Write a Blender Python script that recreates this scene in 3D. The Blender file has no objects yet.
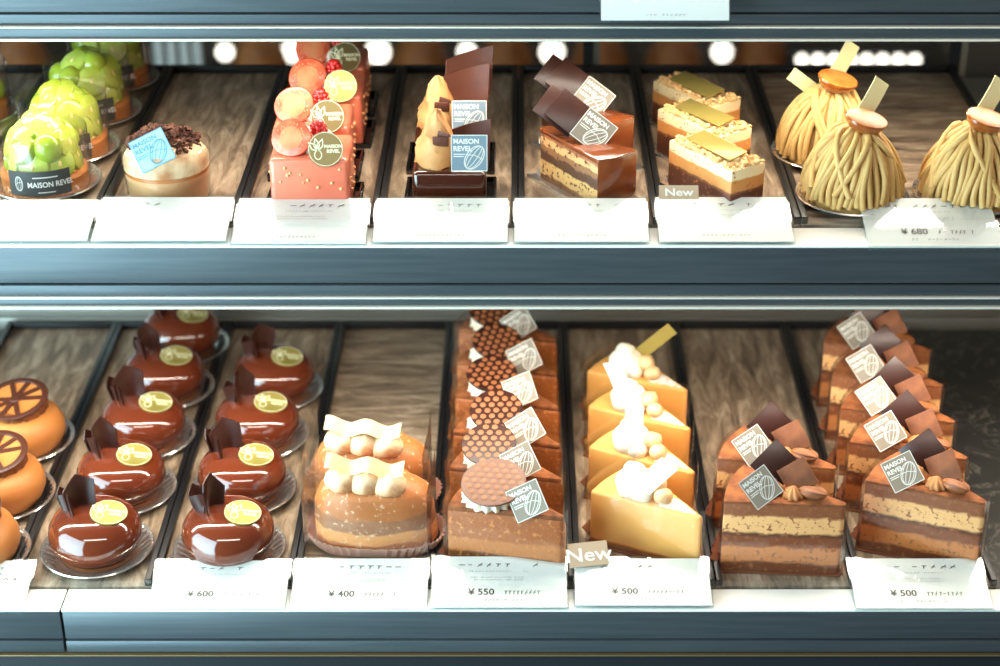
import bpy, bmesh, math, random
from mathutils import Matrix, Vector
R = math.radians
PI = math.pi
random.seed(7)
SC = bpy.context.scene
COL = SC.collection

# ------------------------------------------------------------------ camera
F = 1800.0                      # focal length in pixels of the 1000 px wide frame
PITCH = R(28.0)
H = 0.765                       # camera height above the lower shelf
PPX = 518.0
cam_d = bpy.data.cameras.new('camera')
cam = bpy.data.objects.new('camera', cam_d)
COL.objects.link(cam)
cam_d.sensor_width = 36.0
cam_d.lens = 36.0 * F / 1000.0
cam_d.shift_x = -(PPX - 500.0) / 1000.0
cam.location = (0, 0, H)
cam.rotation_euler = (PI / 2 - PITCH, 0, 0)
cam_d.clip_start = 0.05
cam_d.dof.use_dof = True
cam_d.dof.focus_distance = 1.30
cam_d.dof.aperture_fstop = 4.0
SC.camera = cam

# ------------------------------------------------------------------ world, lights, exposure
SC.view_settings.view_transform = 'Standard'
SC.view_settings.look = 'None'
SC.view_settings.gamma = 1.0
SC.view_settings.use_curve_mapping = False
SC.view_settings.exposure = -0.08
w = bpy.data.worlds.new('world')
SC.world = w
w.use_nodes = True
w.node_tree.nodes['Background'].inputs[0].default_value = (0.70, 0.74, 0.80, 1)
w.node_tree.nodes['Background'].inputs[1].default_value = 0.13


def area(name, loc, rot, sx, sy, power, color, spread=180):
    d = bpy.data.lights.new(name, 'AREA')
    d.shape = 'RECTANGLE'
    d.size = sx
    d.size_y = sy
    d.energy = power
    d.color = color
    d.spread = R(spread)
    o = bpy.data.objects.new(name, d)
    COL.objects.link(o)
    o.location = loc
    o.rotation_euler = rot
    return o


WARM = (1.0, 0.90, 0.76)
# the long LED lamps under the front lip of each shelf
area('led_light_lower', (0, 1.158, 0.1835), (R(-10), 0, 0), 1.25, 0.012, 4.0, WARM)
area('led_light_upper', (0, 1.244, 0.3465), (R(-20), 0, 0), 1.25, 0.012, 2.3, WARM)
# added unseen fill above and behind the camera, brightens the cake fronts
area('front_fill_light', (0.1, -0.5, 1.9), (R(38), 0, 0), 2.2, 0.22, 30.0, (1.0, 0.93, 0.84))
# added blue fill off to the left, grades the front panels light to dark
area('blue_fill_light', (-0.95, 0.62, 0.15), (R(88), 0, R(-52)), 1.1, 1.3, 40.0, (0.58, 0.88, 1.0), 140)


# ------------------------------------------------------------------ projection helpers (pixel of the photograph -> world point)
def ray(px, py):
    u = (333.0 - py) / F
    return ((px - PPX) / F, math.cos(PITCH) + u * math.sin(PITCH), -math.sin(PITCH) + u * math.cos(PITCH))


def P(px, py, z):
    d = ray(px, py)
    t = (z - H) / d[2]
    return Vector((d[0] * t, d[1] * t, z))


def PY(px, py, y):
    d = ray(px, py)
    t = y / d[1]
    return Vector((d[0] * t, y, H + d[2] * t))


# ------------------------------------------------------------------ materials
def lin(c):
    def f(v):
        v /= 255.0
        return v / 12.92 if v <= 0.04045 else ((v + 0.055) / 1.055) ** 2.4
    return (f(c[0]), f(c[1]), f(c[2]), 1.0)


def new_mat(name):
    m = bpy.data.materials.new(name)
    m.use_nodes = True
    return m, m.node_tree, m.node_tree.nodes['Principled BSDF']


def M(name, col, rough=0.5, metal=0.0, var=None, vscale=60, bump=None, coat=0.0, sss=0.0, trans=0.0, emit=None, stretch=None, vpos=(0.35, 0.65), ior=1.45, alpha=1.0):
    m, nt, b = new_mat(name)
    b.inputs['Base Color'].default_value = lin(col)
    b.inputs['Roughness'].default_value = rough
    b.inputs['Metallic'].default_value = metal
    b.inputs['IOR'].default_value = ior
    b.inputs['Coat Weight'].default_value = coat
    b.inputs['Coat Roughness'].default_value = 0.06
    b.inputs['Transmission Weight'].default_value = trans
    b.inputs['Alpha'].default_value = alpha
    if sss:
        b.inputs['Subsurface Weight'].default_value = sss
        b.inputs['Subsurface Radius'].default_value = (0.01, 0.006, 0.003)
        b.inputs['Subsurface Scale'].default_value = 0.5
    if emit:
        b.inputs['Emission Color'].default_value = lin(emit[0])
        b.inputs['Emission Strength'].default_value = emit[1]
    tc = nt.nodes.new('ShaderNodeTexCoord')
    src = tc.outputs['Object']
    if stretch:
        mp = nt.nodes.new('ShaderNodeMapping')
        mp.inputs['Scale'].default_value = stretch
        nt.links.new(src, mp.inputs[0])
        src = mp.outputs[0]
    if var:
        n = nt.nodes.new('ShaderNodeTexNoise')
        n.inputs['Scale'].default_value = vscale
        n.inputs['Detail'].default_value = 5
        nt.links.new(src, n.inputs['Vector'])
        r = nt.nodes.new('ShaderNodeValToRGB')
        r.color_ramp.elements[0].position = vpos[0]
        r.color_ramp.elements[1].position = vpos[1]
        r.color_ramp.elements[0].color = lin(col)
        r.color_ramp.elements[1].color = lin(var)
        nt.links.new(n.outputs['Fac'], r.inputs[0])
        nt.links.new(r.outputs[0], b.inputs['Base Color'])
    if bump:
        n = nt.nodes.new('ShaderNodeTexNoise')
        n.inputs['Scale'].default_value = bump[0]
        n.inputs['Detail'].default_value = 4
        nt.links.new(src, n.inputs['Vector'])
        bp = nt.nodes.new('ShaderNodeBump')
        bp.inputs['Strength'].default_value = bump[1]
        bp.inputs['Distance'].default_value = 0.002
        nt.links.new(n.outputs['Fac'], bp.inputs['Height'])
        nt.links.new(bp.outputs[0], b.inputs['Normal'])
    return m


def layered(name, zs, rough=0.6, wob=0.003, nscale=90, speck=None, bump=0.5, coat=0.0, speck_amt=(0.56, 0.62)):
    """sponge and cream layers following the local height"""
    m, nt, b = new_mat(name)
    b.inputs['Roughness'].default_value = rough
    b.inputs['Coat Weight'].default_value = coat
    tc = nt.nodes.new('ShaderNodeTexCoord')
    sep = nt.nodes.new('ShaderNodeSeparateXYZ')
    nt.links.new(tc.outputs['Object'], sep.inputs[0])
    n = nt.nodes.new('ShaderNodeTexNoise')
    n.inputs['Scale'].default_value = nscale
    n.inputs['Detail'].default_value = 6
    nt.links.new(tc.outputs['Object'], n.inputs['Vector'])
    ma = nt.nodes.new('ShaderNodeMath')
    ma.operation = 'MULTIPLY_ADD'
    ma.inputs[1].default_value = wob * 2
    nt.links.new(n.outputs['Fac'], ma.inputs[0])
    nt.links.new(sep.outputs['Z'], ma.inputs[2])
    top = zs[-1][0]
    mr = nt.nodes.new('ShaderNodeMapRange')
    mr.inputs['From Min'].default_value = wob
    mr.inputs['From Max'].default_value = top + wob
    nt.links.new(ma.outputs[0], mr.inputs[0])
    r = nt.nodes.new('ShaderNodeValToRGB')
    cr = r.color_ramp
    cr.interpolation = 'LINEAR'
    prev = 0.0
    el = []
    for z, c in zs:
        a = prev / top
        bq = z / top
        el.append((min(a + 0.015, 1), c))
        el.append((max(bq - 0.015, 0), c))
        prev = z
    while len(cr.elements) < len(el):
        cr.elements.new(0.5)
    for i, (p, c) in enumerate(el):
        cr.elements[i].position = p
    for i, (p, c) in enumerate(el):
        cr.elements[i].color = lin(c)
    nt.links.new(mr.outputs[0], r.inputs[0])
    out = r.outputs[0]
    n2 = nt.nodes.new('ShaderNodeTexNoise')
    n2.inputs['Scale'].default_value = 260
    n2.inputs['Detail'].default_value = 4
    nt.links.new(tc.outputs['Object'], n2.inputs['Vector'])
    if speck:
        rr = nt.nodes.new('ShaderNodeValToRGB')
        rr.color_ramp.elements[0].position = speck_amt[0]
        rr.color_ramp.elements[1].position = speck_amt[1]
        nt.links.new(n2.outputs['Fac'], rr.inputs[0])
        mx = nt.nodes.new('ShaderNodeMix')
        mx.data_type = 'RGBA'
        nt.links.new(rr.outputs[0], mx.inputs[0])
        nt.links.new(out, mx.inputs[6])
        mx.inputs[7].default_value = lin(speck)
        out = mx.outputs[2]
    nt.links.new(out, b.inputs['Base Color'])
    bp = nt.nodes.new('ShaderNodeBump')
    bp.inputs['Strength'].default_value = bump
    bp.inputs['Distance'].default_value = 0.001
    nt.links.new(n2.outputs['Fac'], bp.inputs['Height'])
    nt.links.new(bp.outputs[0], b.inputs['Normal'])
    return m


def clear(name, tint=(1, 1, 1), gloss=0.55, rough=0.08, wave=0.0, base=0.04):
    """thin clear sheet: lets the light straight through, glossy at the surface"""
    m = bpy.data.materials.new(name)
    m.use_nodes = True
    nt = m.node_tree
    nt.nodes.clear()
    o = nt.nodes.new('ShaderNodeOutputMaterial')
    t = nt.nodes.new('ShaderNodeBsdfTransparent')
    t.inputs[0].default_value = (*tint, 1)
    g = nt.nodes.new('ShaderNodeBsdfGlossy')
    g.inputs['Roughness'].default_value = rough
    fr = nt.nodes.new('ShaderNodeLayerWeight')
    fr.inputs[0].default_value = 0.5
    pw = nt.nodes.new('ShaderNodeMath')
    pw.operation = 'POWER'
    pw.inputs[1].default_value = 4.0
    nt.links.new(fr.outputs['Facing'], pw.inputs[0])
    ad = nt.nodes.new('ShaderNodeMath')
    ad.operation = 'MULTIPLY_ADD'
    ad.inputs[1].default_value = gloss
    ad.inputs[2].default_value = base
    ad.use_clamp = True
    nt.links.new(pw.outputs[0], ad.inputs[0])
    mx = nt.nodes.new('ShaderNodeMixShader')
    tc = nt.nodes.new('ShaderNodeTexCoord')
    n = nt.nodes.new('ShaderNodeTexNoise')
    n.inputs['Scale'].default_value = 45
    bp = nt.nodes.new('ShaderNodeBump')
    bp.inputs['Strength'].default_value = wave
    bp.inputs['Distance'].default_value = 0.003
    nt.links.new(tc.outputs['Object'], n.inputs['Vector'])
    nt.links.new(n.outputs['Fac'], bp.inputs['Height'])
    nt.links.new(bp.outputs[0], g.inputs['Normal'])
    nt.links.new(ad.outputs[0], mx.inputs[0])
    nt.links.new(t.outputs[0], mx.inputs[1])
    nt.links.new(g.outputs[0], mx.inputs[2])
    nt.links.new(mx.outputs[0], o.inputs[0])
    return m


def wood_mat(across=False):
    m, nt, b = new_mat('grey_brown_wood')
    tc = nt.nodes.new('ShaderNodeTexCoord')
    info = nt.nodes.new('ShaderNodeObjectInfo')
    add = nt.nodes.new('ShaderNodeVectorMath')
    add.operation = 'MULTIPLY_ADD'
    comb = nt.nodes.new('ShaderNodeCombineXYZ')
    nt.links.new(info.outputs['Random'], comb.inputs[0])
    nt.links.new(info.outputs['Random'], comb.inputs[1])
    nt.links.new(comb.outputs[0], add.inputs[0])
    add.inputs[1].default_value = (3, 5, 0)
    nt.links.new(tc.outputs['Object'], add.inputs[2])
    mp = nt.nodes.new('ShaderNodeMapping')
    mp.inputs['Scale'].default_value = (9, 40, 9) if across else (46, 9, 9)
    nt.links.new(add.outputs[0], mp.inputs[0])
    n = nt.nodes.new('ShaderNodeTexNoise')
    n.inputs['Scale'].default_value = 2.2
    n.inputs['Detail'].default_value = 9
    n.inputs['Roughness'].default_value = 0.68
    n.inputs['Distortion'].default_value = 0.7
    nt.links.new(mp.outputs[0], n.inputs['Vector'])
    r = nt.nodes.new('ShaderNodeValToRGB')
    r.color_ramp.elements[0].position = 0.28
    r.color_ramp.elements[0].color = lin((46, 39, 34))
    r.color_ramp.elements[1].position = 0.72
    r.color_ramp.elements[1].color = lin((190, 172, 148))
    e = r.color_ramp.elements.new(0.5)
    e.color = lin((132, 113, 92))
    nt.links.new(n.outputs['Fac'], r.inputs[0])
    nt.links.new(r.outputs[0], b.inputs['Base Color'])
    b.inputs['Roughness'].default_value = 0.45
    bp = nt.nodes.new('ShaderNodeBump')
    bp.inputs['Strength'].default_value = 0.3
    bp.inputs['Distance'].default_value = 0.001
    nt.links.new(n.outputs['Fac'], bp.inputs['Height'])
    nt.links.new(bp.outputs[0], b.inputs['Normal'])
    return m


def marble_mat():
    m, nt, b = new_mat('dark_marble')
    tc = nt.nodes.new('ShaderNodeTexCoord')
    n = nt.nodes.new('ShaderNodeTexNoise')
    n.inputs['Scale'].default_value = 26
    n.inputs['Detail'].default_value = 10
    n.inputs['Distortion'].default_value = 2.0
    nt.links.new(tc.outputs['Object'], n.inputs['Vector'])
    r = nt.nodes.new('ShaderNodeValToRGB')
    els = r.color_ramp.elements
    els[0].position = 0.48
    els[0].color = lin((42, 41, 38))
    els[1].position = 0.52
    els[1].color = lin((44, 43, 40))
    e = els.new(0.50)
    e.color = lin((88, 85, 76))
    nt.links.new(n.outputs['Fac'], r.inputs[0])
    nt.links.new(r.outputs[0], b.inputs['Base Color'])
    b.inputs['Roughness'].default_value = 0.5
    return m


W = {}
W['wood'] = wood_mat()
W['wood_across'] = wood_mat(True)
W['marble'] = marble_mat()
W['black'] = M('black_plastic', (20, 20, 21), 0.38, bump=(40, 0.05))
W['black_gloss'] = M('black_gloss_plastic', (22, 18, 17), 0.12, coat=0.5)
W['fascia'] = M('brushed_blue_grey_metal', (78, 85, 88), 0.38, 0.45, var=(68, 76, 80), vscale=30, stretch=(0.4, 9, 9))
W['chrome'] = M('polished_trim', (236, 230, 214), 0.35, 0.45)
W['seam'] = M('dark_groove', (30, 34, 36), 0.7)
W['steel'] = M('satin_steel', (150, 148, 140), 0.42, 0.7)
W['ledge'] = M('white_ledge', (240, 238, 230), 0.4)
W['dark'] = M('dark_paint', (26, 30, 33), 0.5)
W['diode'] = M('led_diode', (255, 250, 240), 0.3, emit=((255, 240, 215), 22))
W['card'] = M('white_card', (226, 224, 218), 0.35, coat=0.25)
W['ink'] = M('grey_ink', (78, 74, 70), 0.5)
W['ink_light'] = M('pale_grey_ink', (135, 131, 125), 0.5)
W['acrylic'] = clear('clear_acrylic', (0.97, 0.99, 0.99), 0.5, 0.05)
W['film'] = clear('clear_film', (0.985, 0.98, 0.97), 0.8, 0.14, 0.3, 0.055)
W['glass'] = clear('clear_glass', (0.97, 0.98, 0.97), 0.6, 0.03)
W['foil'] = M('silver_foil', (214, 211, 205), 0.2, 0.85)
W['newtag'] = M('beige_tag', (168, 146, 120), 0.6)
W['white'] = M('white_print', (212, 208, 198), 0.6)
W['choc'] = M('dark_chocolate', (58, 28, 20), 0.32, var=(46, 22, 16), vscale=40)
W['choc_milk'] = M('milk_chocolate', (96, 50, 32), 0.55, var=(80, 40, 26), vscale=30)
W['glaze'] = M('mirror_chocolate_glaze', (98, 42, 22), 0.10, coat=1.0)
W['glaze2'] = M('dark_glaze', (62, 26, 14), 0.14, coat=1.0, bump=(35, 0.4))
W['cocoa'] = M('cocoa_dust', (150, 86, 42), 0.85, var=(112, 60, 28), vscale=120, bump=(400, 0.4))
W['cocoa_dark'] = M('cocoa_plate', (126, 72, 38), 0.7, var=(100, 54, 26), vscale=90)
W['cream'] = M('whipped_cream', (232, 218, 194), 0.5, sss=0.1)
W['cream_warm'] = M('tan_cream', (198, 138, 84), 0.55, var=(172, 110, 62), vscale=60)
W['toast'] = M('toasted_meringue', (226, 200, 160), 0.5, var=(170, 100, 48), vscale=55, vpos=(0.40, 0.70))
W['gold'] = M('gold_sticker', (186, 170, 92), 0.32, 0.45, var=(150, 140, 70), vscale=25)
W['gold_dark'] = M('dark_gold_sticker', (112, 98, 58), 0.35, 0.4)
W['gold_print'] = M('pale_gold_print', (240, 236, 196), 0.4)
W['silver_tag'] = M('clear_silver_tag', (122, 110, 94), 0.4, 0.0)
W['grey_tag'] = M('grey_blue_tag', (118, 136, 146), 0.35, 0.2)
W['blue_tag'] = M('pale_blue_tag', (158, 206, 228), 0.45)
W['blue_print'] = M('blue_print', (96, 140, 170), 0.5)
W['label'] = M('black_label', (58, 58, 56), 0.5)
W['grape'] = M('muscat_grape', (164, 180, 62), 0.15, var=(140, 160, 42), vscale=60, coat=0.5, sss=0.35, ior=1.4)
W['grape_cut'] = M('grape_cut_face', (190, 200, 92), 0.25, var=(168, 184, 66), vscale=150, coat=0.6, sss=0.3)
W['tart'] = M('tart_crust', (206, 134, 62), 0.6, var=(172, 98, 40), vscale=70, bump=(120, 0.6))
W['custard'] = M('custard', (236, 206, 130), 0.5, sss=0.1)
W['pudding'] = M('cream_pudding', (208, 160, 116), 0.4, var=(190, 138, 94), vscale=20)
W['caramel_wall'] = M('caramel_layer', (184, 112, 58), 0.25, coat=0.5)
W['crumb'] = M('chocolate_crumb', (92, 50, 28), 0.8, var=(64, 32, 18), vscale=60, bump=(200, 0.6))
W['pink'] = M('pink_glaze', (222, 124, 94), 0.28, var=(210, 106, 80), vscale=25, coat=0.5)
W['nutbit'] = M('nut_bits', (232, 170, 118), 0.6)
W['straw'] = M('strawberry_skin', (206, 50, 32), 0.25, coat=0.5, bump=(300, 0.4))
W['straw_cut'] = M('strawberry_flesh', (232, 128, 84), 0.4, var=(220, 76, 46), vscale=90, coat=0.3)
W['straw_core'] = M('strawberry_core', (226, 142, 92), 0.6, var=(232, 110, 66), vscale=70)
W['berry'] = M('raspberry', (206, 36, 28), 0.25, coat=0.5)
W['mousse'] = M('caramel_mousse', (206, 150, 92), 0.6, var=(184, 124, 68), vscale=35, bump=(90, 0.6))
W['caramel'] = M('caramel_dome', (188, 122, 62), 0.5, var=(176, 108, 50), vscale=18)
W['wheel'] = M('chocolate_wheel', (72, 38, 26), 0.4)
W['cheese_top'] = M('baked_cheese_top', (238, 190, 116), 0.5, var=(222, 164, 90), vscale=40)
W['sugar'] = M('powdered_sugar', (238, 232, 222), 0.8, var=(196, 172, 146), vscale=260, vpos=(0.5, 0.68))
W['nut'] = M('macadamia_nut', (226, 192, 146), 0.5, var=(202, 156, 104), vscale=70)
W['pecan'] = M('pecan_nut', (150, 90, 48), 0.5, var=(112, 62, 30), vscale=60)
W['whiteplate'] = M('white_chocolate', (216, 194, 140), 0.5)
W['whitestrip'] = M('white_chocolate_strip', (244, 236, 214), 0.4)
W['goldplate'] = M('gold_green_plate', (158, 140, 72), 0.35, 0.3)
W['paper_brown'] = M('brown_paper', (120, 68, 40), 0.7)
W['paper_pink'] = M('striped_paper_cup', (196, 148, 128), 0.7)
W['chest'] = M('chestnut_cream', (200, 162, 98), 0.55, var=(184, 144, 80), vscale=30, bump=(160, 0.25))
W['chestnut'] = M('candied_chestnut', (170, 92, 30), 0.18, var=(132, 62, 18), vscale=50, coat=0.8)
W['chestnut_cut'] = M('chestnut_cut_face', (200, 130, 62), 0.35, var=(170, 98, 38), vscale=80)
W['bun'] = M('baked_bun', (176, 110, 52), 0.6, var=(130, 72, 30), vscale=30)
W['porcelain'] = M('white_porcelain', (225, 225, 220), 0.3)
W['kitchen'] = M('kitchen_wall_paint', (92, 78, 62), 0.8)
W['counter'] = M('kitchen_counter_paint', (72, 66, 58), 0.5)
W['floor'] = M('floor_tile', (90, 92, 94), 0.5, var=(80, 82, 84), vscale=3)
W['glow_ball'] = M('blur_glow_white', (255, 250, 240), 0.3, emit=((255, 246, 232), 4))
W['sponge_choc'] = layered('chocolate_sponge_layers', [(0.009, (118, 58, 24)), (0.022, (204, 124, 64)), (0.031, (128, 64, 28)), (0.034, (96, 48, 22)), (0.048, (236, 180, 118)), (0.060, (138, 78, 40))], 0.6, 0.004, 60, speck=(150, 92, 52))
W['sponge_wafer'] = layered('brown_sponge', [(0.012, (130, 74, 36)), (0.024, (186, 112, 54)), (0.050, (160, 88, 38)), (0.060, (120, 64, 30))], 0.55, 0.006, 40, speck=(196, 124, 64))
W['cheese'] = layered('cheesecake', [(0.005, (150, 84, 38)), (0.006, (222, 136, 54)), (0.048, (236, 172, 92))], 0.45, 0.004, 25, bump=0.15)
W['caramel_bar'] = layered('caramel_bar_layers', [(0.016, (96, 50, 30)), (0.018, (124, 72, 40)), (0.027, (206, 136, 70)), (0.037, (236, 210, 160))], 0.5, 0.0016, 120, speck=(176, 108, 56), speck_amt=(0.62, 0.66))
W['opera'] = layered('walnut_cream_layers', [(0.005, (120, 78, 46)), (0.016, (212, 168, 104)), (0.023, (90, 58, 38)), (0.028, (140, 94, 58)), (0.034, (206, 154, 98)), (0.040, (150, 84, 44))], 0.5, 0.005, 60, speck=(86, 50, 30))
W['tan_cake'] = layered('toasted_tan_cake', [(0.012, (180, 106, 50)), (0.022, (214, 144, 80)), (0.034, (150, 96, 60)), (0.058, (176, 104, 50))], 0.5, 0.010, 22, speck=(222, 186, 150), speck_amt=(0.58, 0.72), bump=0.3)


# ------------------------------------------------------------------ mesh builder
class MB:
    def __init__(self):
        self.v = []
        self.f = []
        self.mi = []

    def add(self, vs, fs, mat=None, mi=0):
        n = len(self.v)
        for p in vs:
            p = Vector(p)
            self.v.append(mat @ p if mat else p)
        for f in fs:
            self.f.append([i + n for i in f])
            self.mi.append(mi)
        return self

    def box(self, x0, x1, y0, y1, z0, z1, mat=None, mi=0):
        vs = [(x0, y0, z0), (x1, y0, z0), (x1, y1, z0), (x0, y1, z0), (x0, y0, z1), (x1, y0, z1), (x1, y1, z1), (x0, y1, z1)]
        return self.add(vs, [(0, 3, 2, 1), (4, 5, 6, 7), (0, 1, 5, 4), (1, 2, 6, 5), (2, 3, 7, 6), (3, 0, 4, 7)], mat, mi)

    def prism(self, pts, z0, z1, mat=None, mi=0, top_scale=1.0):
        n = len(pts)
        cx = sum(p[0] for p in pts) / n
        cy = sum(p[1] for p in pts) / n
        vs = [(x, y, z0) for x, y in pts] + [(cx + (x - cx) * top_scale, cy + (y - cy) * top_scale, z1) for x, y in pts]
        fs = [tuple(reversed(range(n))), tuple(range(n, 2 * n))]
        fs += [(i, (i + 1) % n, (i + 1) % n + n, i + n) for i in range(n)]
        return self.add(vs, fs, mat, mi)

    def lathe(self, prof, n=32, mat=None, mi=0, flute=None, sx=1, sy=1):
        vs = []
        fs = []
        for k, (r, z) in enumerate(prof):
            for i in range(n):
                a = 2 * PI * i / n
                rr, zz = (r, z) if not flute else flute(r, z, a, k)
                vs.append((rr * math.cos(a) * sx, rr * math.sin(a) * sy, zz))
        for k in range(len(prof) - 1):
            for i in range(n):
                j = (i + 1) % n
                fs.append((k * n + i, k * n + j, (k + 1) * n + j, (k + 1) * n + i))
        if prof[0][0] > 1e-6:
            fs.append(tuple(reversed(range(n))))
        if prof[-1][0] > 1e-6:
            fs.append(tuple(range((len(prof) - 1) * n, len(prof) * n)))
        return self.add(vs, fs, mat, mi)

    def tube(self, pts, r, n=8, mi=0, mat=None, radii=None):
        pts = [Vector(p) for p in pts]
        vs = []
        fs = []
        up = Vector((0, 0, 1))
        for i, p in enumerate(pts):
            t = (pts[min(i + 1, len(pts) - 1)] - pts[max(i - 1, 0)]).normalized()
            a = t.cross(up)
            if a.length < 1e-3:
                a = t.cross(Vector((1, 0, 0)))
            a.normalize()
            b = t.cross(a)
            rr = radii[i] if radii else r
            for k in range(n):
                q = 2 * PI * k / n
                vs.append(p + a * math.cos(q) * rr + b * math.sin(q) * rr)
        for i in range(len(pts) - 1):
            for k in range(n):
                j = (k + 1) % n
                fs.append((i * n + k, i * n + j, (i + 1) * n + j, (i + 1) * n + k))
        fs.append(tuple(reversed(range(n))))
        fs.append(tuple(range((len(pts) - 1) * n, len(pts) * n)))
        return self.add(vs, fs, mat, mi)

    def blob(self, c, r, n=14, m=9, mi=0, mat=None, jit=0.0, seed=1, cut=None):
        rnd = random.Random(seed)
        ph = [rnd.uniform(0, 6.28) for _ in range(6)]
        vs = []
        fs = []
        for i in range(m + 1):
            th = PI * i / m
            for k in range(n):
                a = 2 * PI * k / n
                s = 1 + jit * (math.sin(3 * a + ph[0]) * math.sin(2 * th + ph[1]) + 0.6 * math.sin(5 * a + ph[2]) * math.sin(4 * th + ph[3]))
                p = [c[0] + r[0] * s * math.sin(th) * math.cos(a), c[1] + r[1] * s * math.sin(th) * math.sin(a), c[2] + r[2] * s * math.cos(th)]
                if cut is not None and p[2] < cut:
                    p[2] = cut
                vs.append(p)
        for i in range(m):
            for k in range(n):
                j = (k + 1) % n
                fs.append((i * n + k, (i + 1) * n + k, (i + 1) * n + j, i * n + j))
        return self.add(vs, fs, mat, mi)

    def wall(self, pts, z0, z1, th=0.0004, mat=None, mi=0):
        """thin upright sheet along an open polyline; z1 may be a list of heights"""
        pts = [Vector((p[0], p[1], 0)) for p in pts]
        n = len(pts)
        zt = z1 if isinstance(z1, (list, tuple)) else [z1] * n
        off = []
        for i in range(n):
            t = (pts[min(i + 1, n - 1)] - pts[max(i - 1, 0)]).normalized()
            off.append(Vector((-t.y, t.x, 0)) * th)
        vs = []
        for i in range(n):
            p, q = pts[i], pts[i] + off[i]
            vs += [(p.x, p.y, z0), (q.x, q.y, z0), (q.x, q.y, zt[i]), (p.x, p.y, zt[i])]
        fs = []
        for i in range(n - 1):
            a, b = i * 4, i * 4 + 4
            for k in range(4):
                j = (k + 1) % 4
                fs.append((a + k, b + k, b + j, a + j))
        fs += [(0, 1, 2, 3), ((n - 1) * 4 + 3, (n - 1) * 4 + 2, (n - 1) * 4 + 1, (n - 1) * 4)]
        return self.add(vs, fs, mat, mi)

    def sheet(self, nx, ny, fn, th):
        """curved plate of real thickness; fn(u,v) -> point"""
        vs = []
        for s in (0, 1):
            for j in range(ny + 1):
                for i in range(nx + 1):
                    u, v = i / nx, j / ny
                    p = Vector(fn(u, v))
                    e = 1e-3
                    du = Vector(fn(u + e, v)) - Vector(fn(u - e, v))
                    dv = Vector(fn(u, v + e)) - Vector(fn(u, v - e))
                    nn = du.cross(dv).normalized()
                    vs.append(p + nn * (th * (s - 0.5)))
        n1 = (nx + 1) * (ny + 1)
        fs = []
        idx = lambda s, i, j: s * n1 + j * (nx + 1) + i
        for j in range(ny):
            for i in range(nx):
                fs.append((idx(1, i, j), idx(1, i + 1, j), idx(1, i + 1, j + 1), idx(1, i, j + 1)))
                fs.append((idx(0, i, j), idx(0, i, j + 1), idx(0, i + 1, j + 1), idx(0, i + 1, j)))
        for i in range(nx):
            fs.append((idx(0, i, 0), idx(0, i + 1, 0), idx(1, i + 1, 0), idx(1, i, 0)))
            fs.append((idx(0, i + 1, ny), idx(0, i, ny), idx(1, i, ny), idx(1, i + 1, ny)))
        for j in range(ny):
            fs.append((idx(0, 0, j + 1), idx(0, 0, j), idx(1, 0, j), idx(1, 0, j + 1)))
            fs.append((idx(0, nx, j), idx(0, nx, j + 1), idx(1, nx, j + 1), idx(1, nx, j)))
        return self.add(vs, fs)

    def mesh(self, name, mats, smooth=None, bevel=0.0, segs=2, subdiv=0, disp=None):
        me = bpy.data.meshes.new(name)
        bm = bmesh.new()
        vs = [bm.verts.new(p) for p in self.v]
        for f, mi in zip(self.f, self.mi):
            try:
                fc = bm.faces.new([vs[i] for i in f])
                fc.material_index = mi
            except ValueError:
                pass
        bmesh.ops.remove_doubles(bm, verts=bm.verts, dist=1e-6)
        bmesh.ops.recalc_face_normals(bm, faces=bm.faces)
        if bevel:
            es = [e for e in bm.edges if len(e.link_faces) == 2 and e.calc_face_angle(0) > R(28)]
            bmesh.ops.bevel(bm, geom=es, offset=bevel, segments=segs, affect='EDGES', profile=0.5)
        if subdiv:
            bmesh.ops.subdivide_edges(bm, edges=bm.edges, cuts=subdiv, use_grid_fill=True)
        if disp:
            bm.normal_update()
            for v in bm.verts:
                v.co += v.normal * disp(v.co)
        bm.to_mesh(me)
        bm.free()
        for m in (mats if isinstance(mats, (list, tuple)) else [mats]):
            me.materials.append(m)
        if smooth is not None:
            me.polygons.foreach_set('use_smooth', [True] * len(me.polygons))
            me.set_sharp_from_angle(angle=R(smooth))
        me.update()
        return me


CACHE = {}


def mesh_of(key, fn):
    if key not in CACHE:
        CACHE[key] = fn()
    return CACHE[key]


def part(name, me, parent=None, mat=None, label=None):
    o = bpy.data.objects.new(name, me)
    COL.objects.link(o)
    if parent:
        o.parent = parent
    if mat is not None:
        o.matrix_local = mat
    if label:
        o['label'] = label
    return o


def thing(name, label, cat, loc=(0, 0, 0), rz=0.0, group=None):
    o = bpy.data.objects.new(name, None)
    COL.objects.link(o)
    o.empty_display_size = 0.01
    o.location = loc
    o.rotation_euler = (0, 0, rz)
    o['label'] = label
    o['category'] = cat
    if group:
        o['group'] = group
    return o


def single(name, me, label, cat, loc=(0, 0, 0), rz=0.0, group=None):
    o = part(name, me)
    o.location = loc
    o.rotation_euler = (0, 0, rz)
    o['label'] = label
    o['category'] = cat
    if group:
        o['group'] = group
    return o


def struct(name, me):
    o = part(name, me)
    o['kind'] = 'structure'
    return o


def X(loc, rx=0, ry=0, rz=0, roll=0, s=1.0):
    return Matrix.Translation(loc) @ Matrix.Rotation(R(rz), 4, 'Z') @ Matrix.Rotation(R(ry), 4, 'Y') @ Matrix.Rotation(R(rx), 4, 'X') @ Matrix.Rotation(R(roll), 4, 'Z') @ Matrix.Scale(s, 4)


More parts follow.
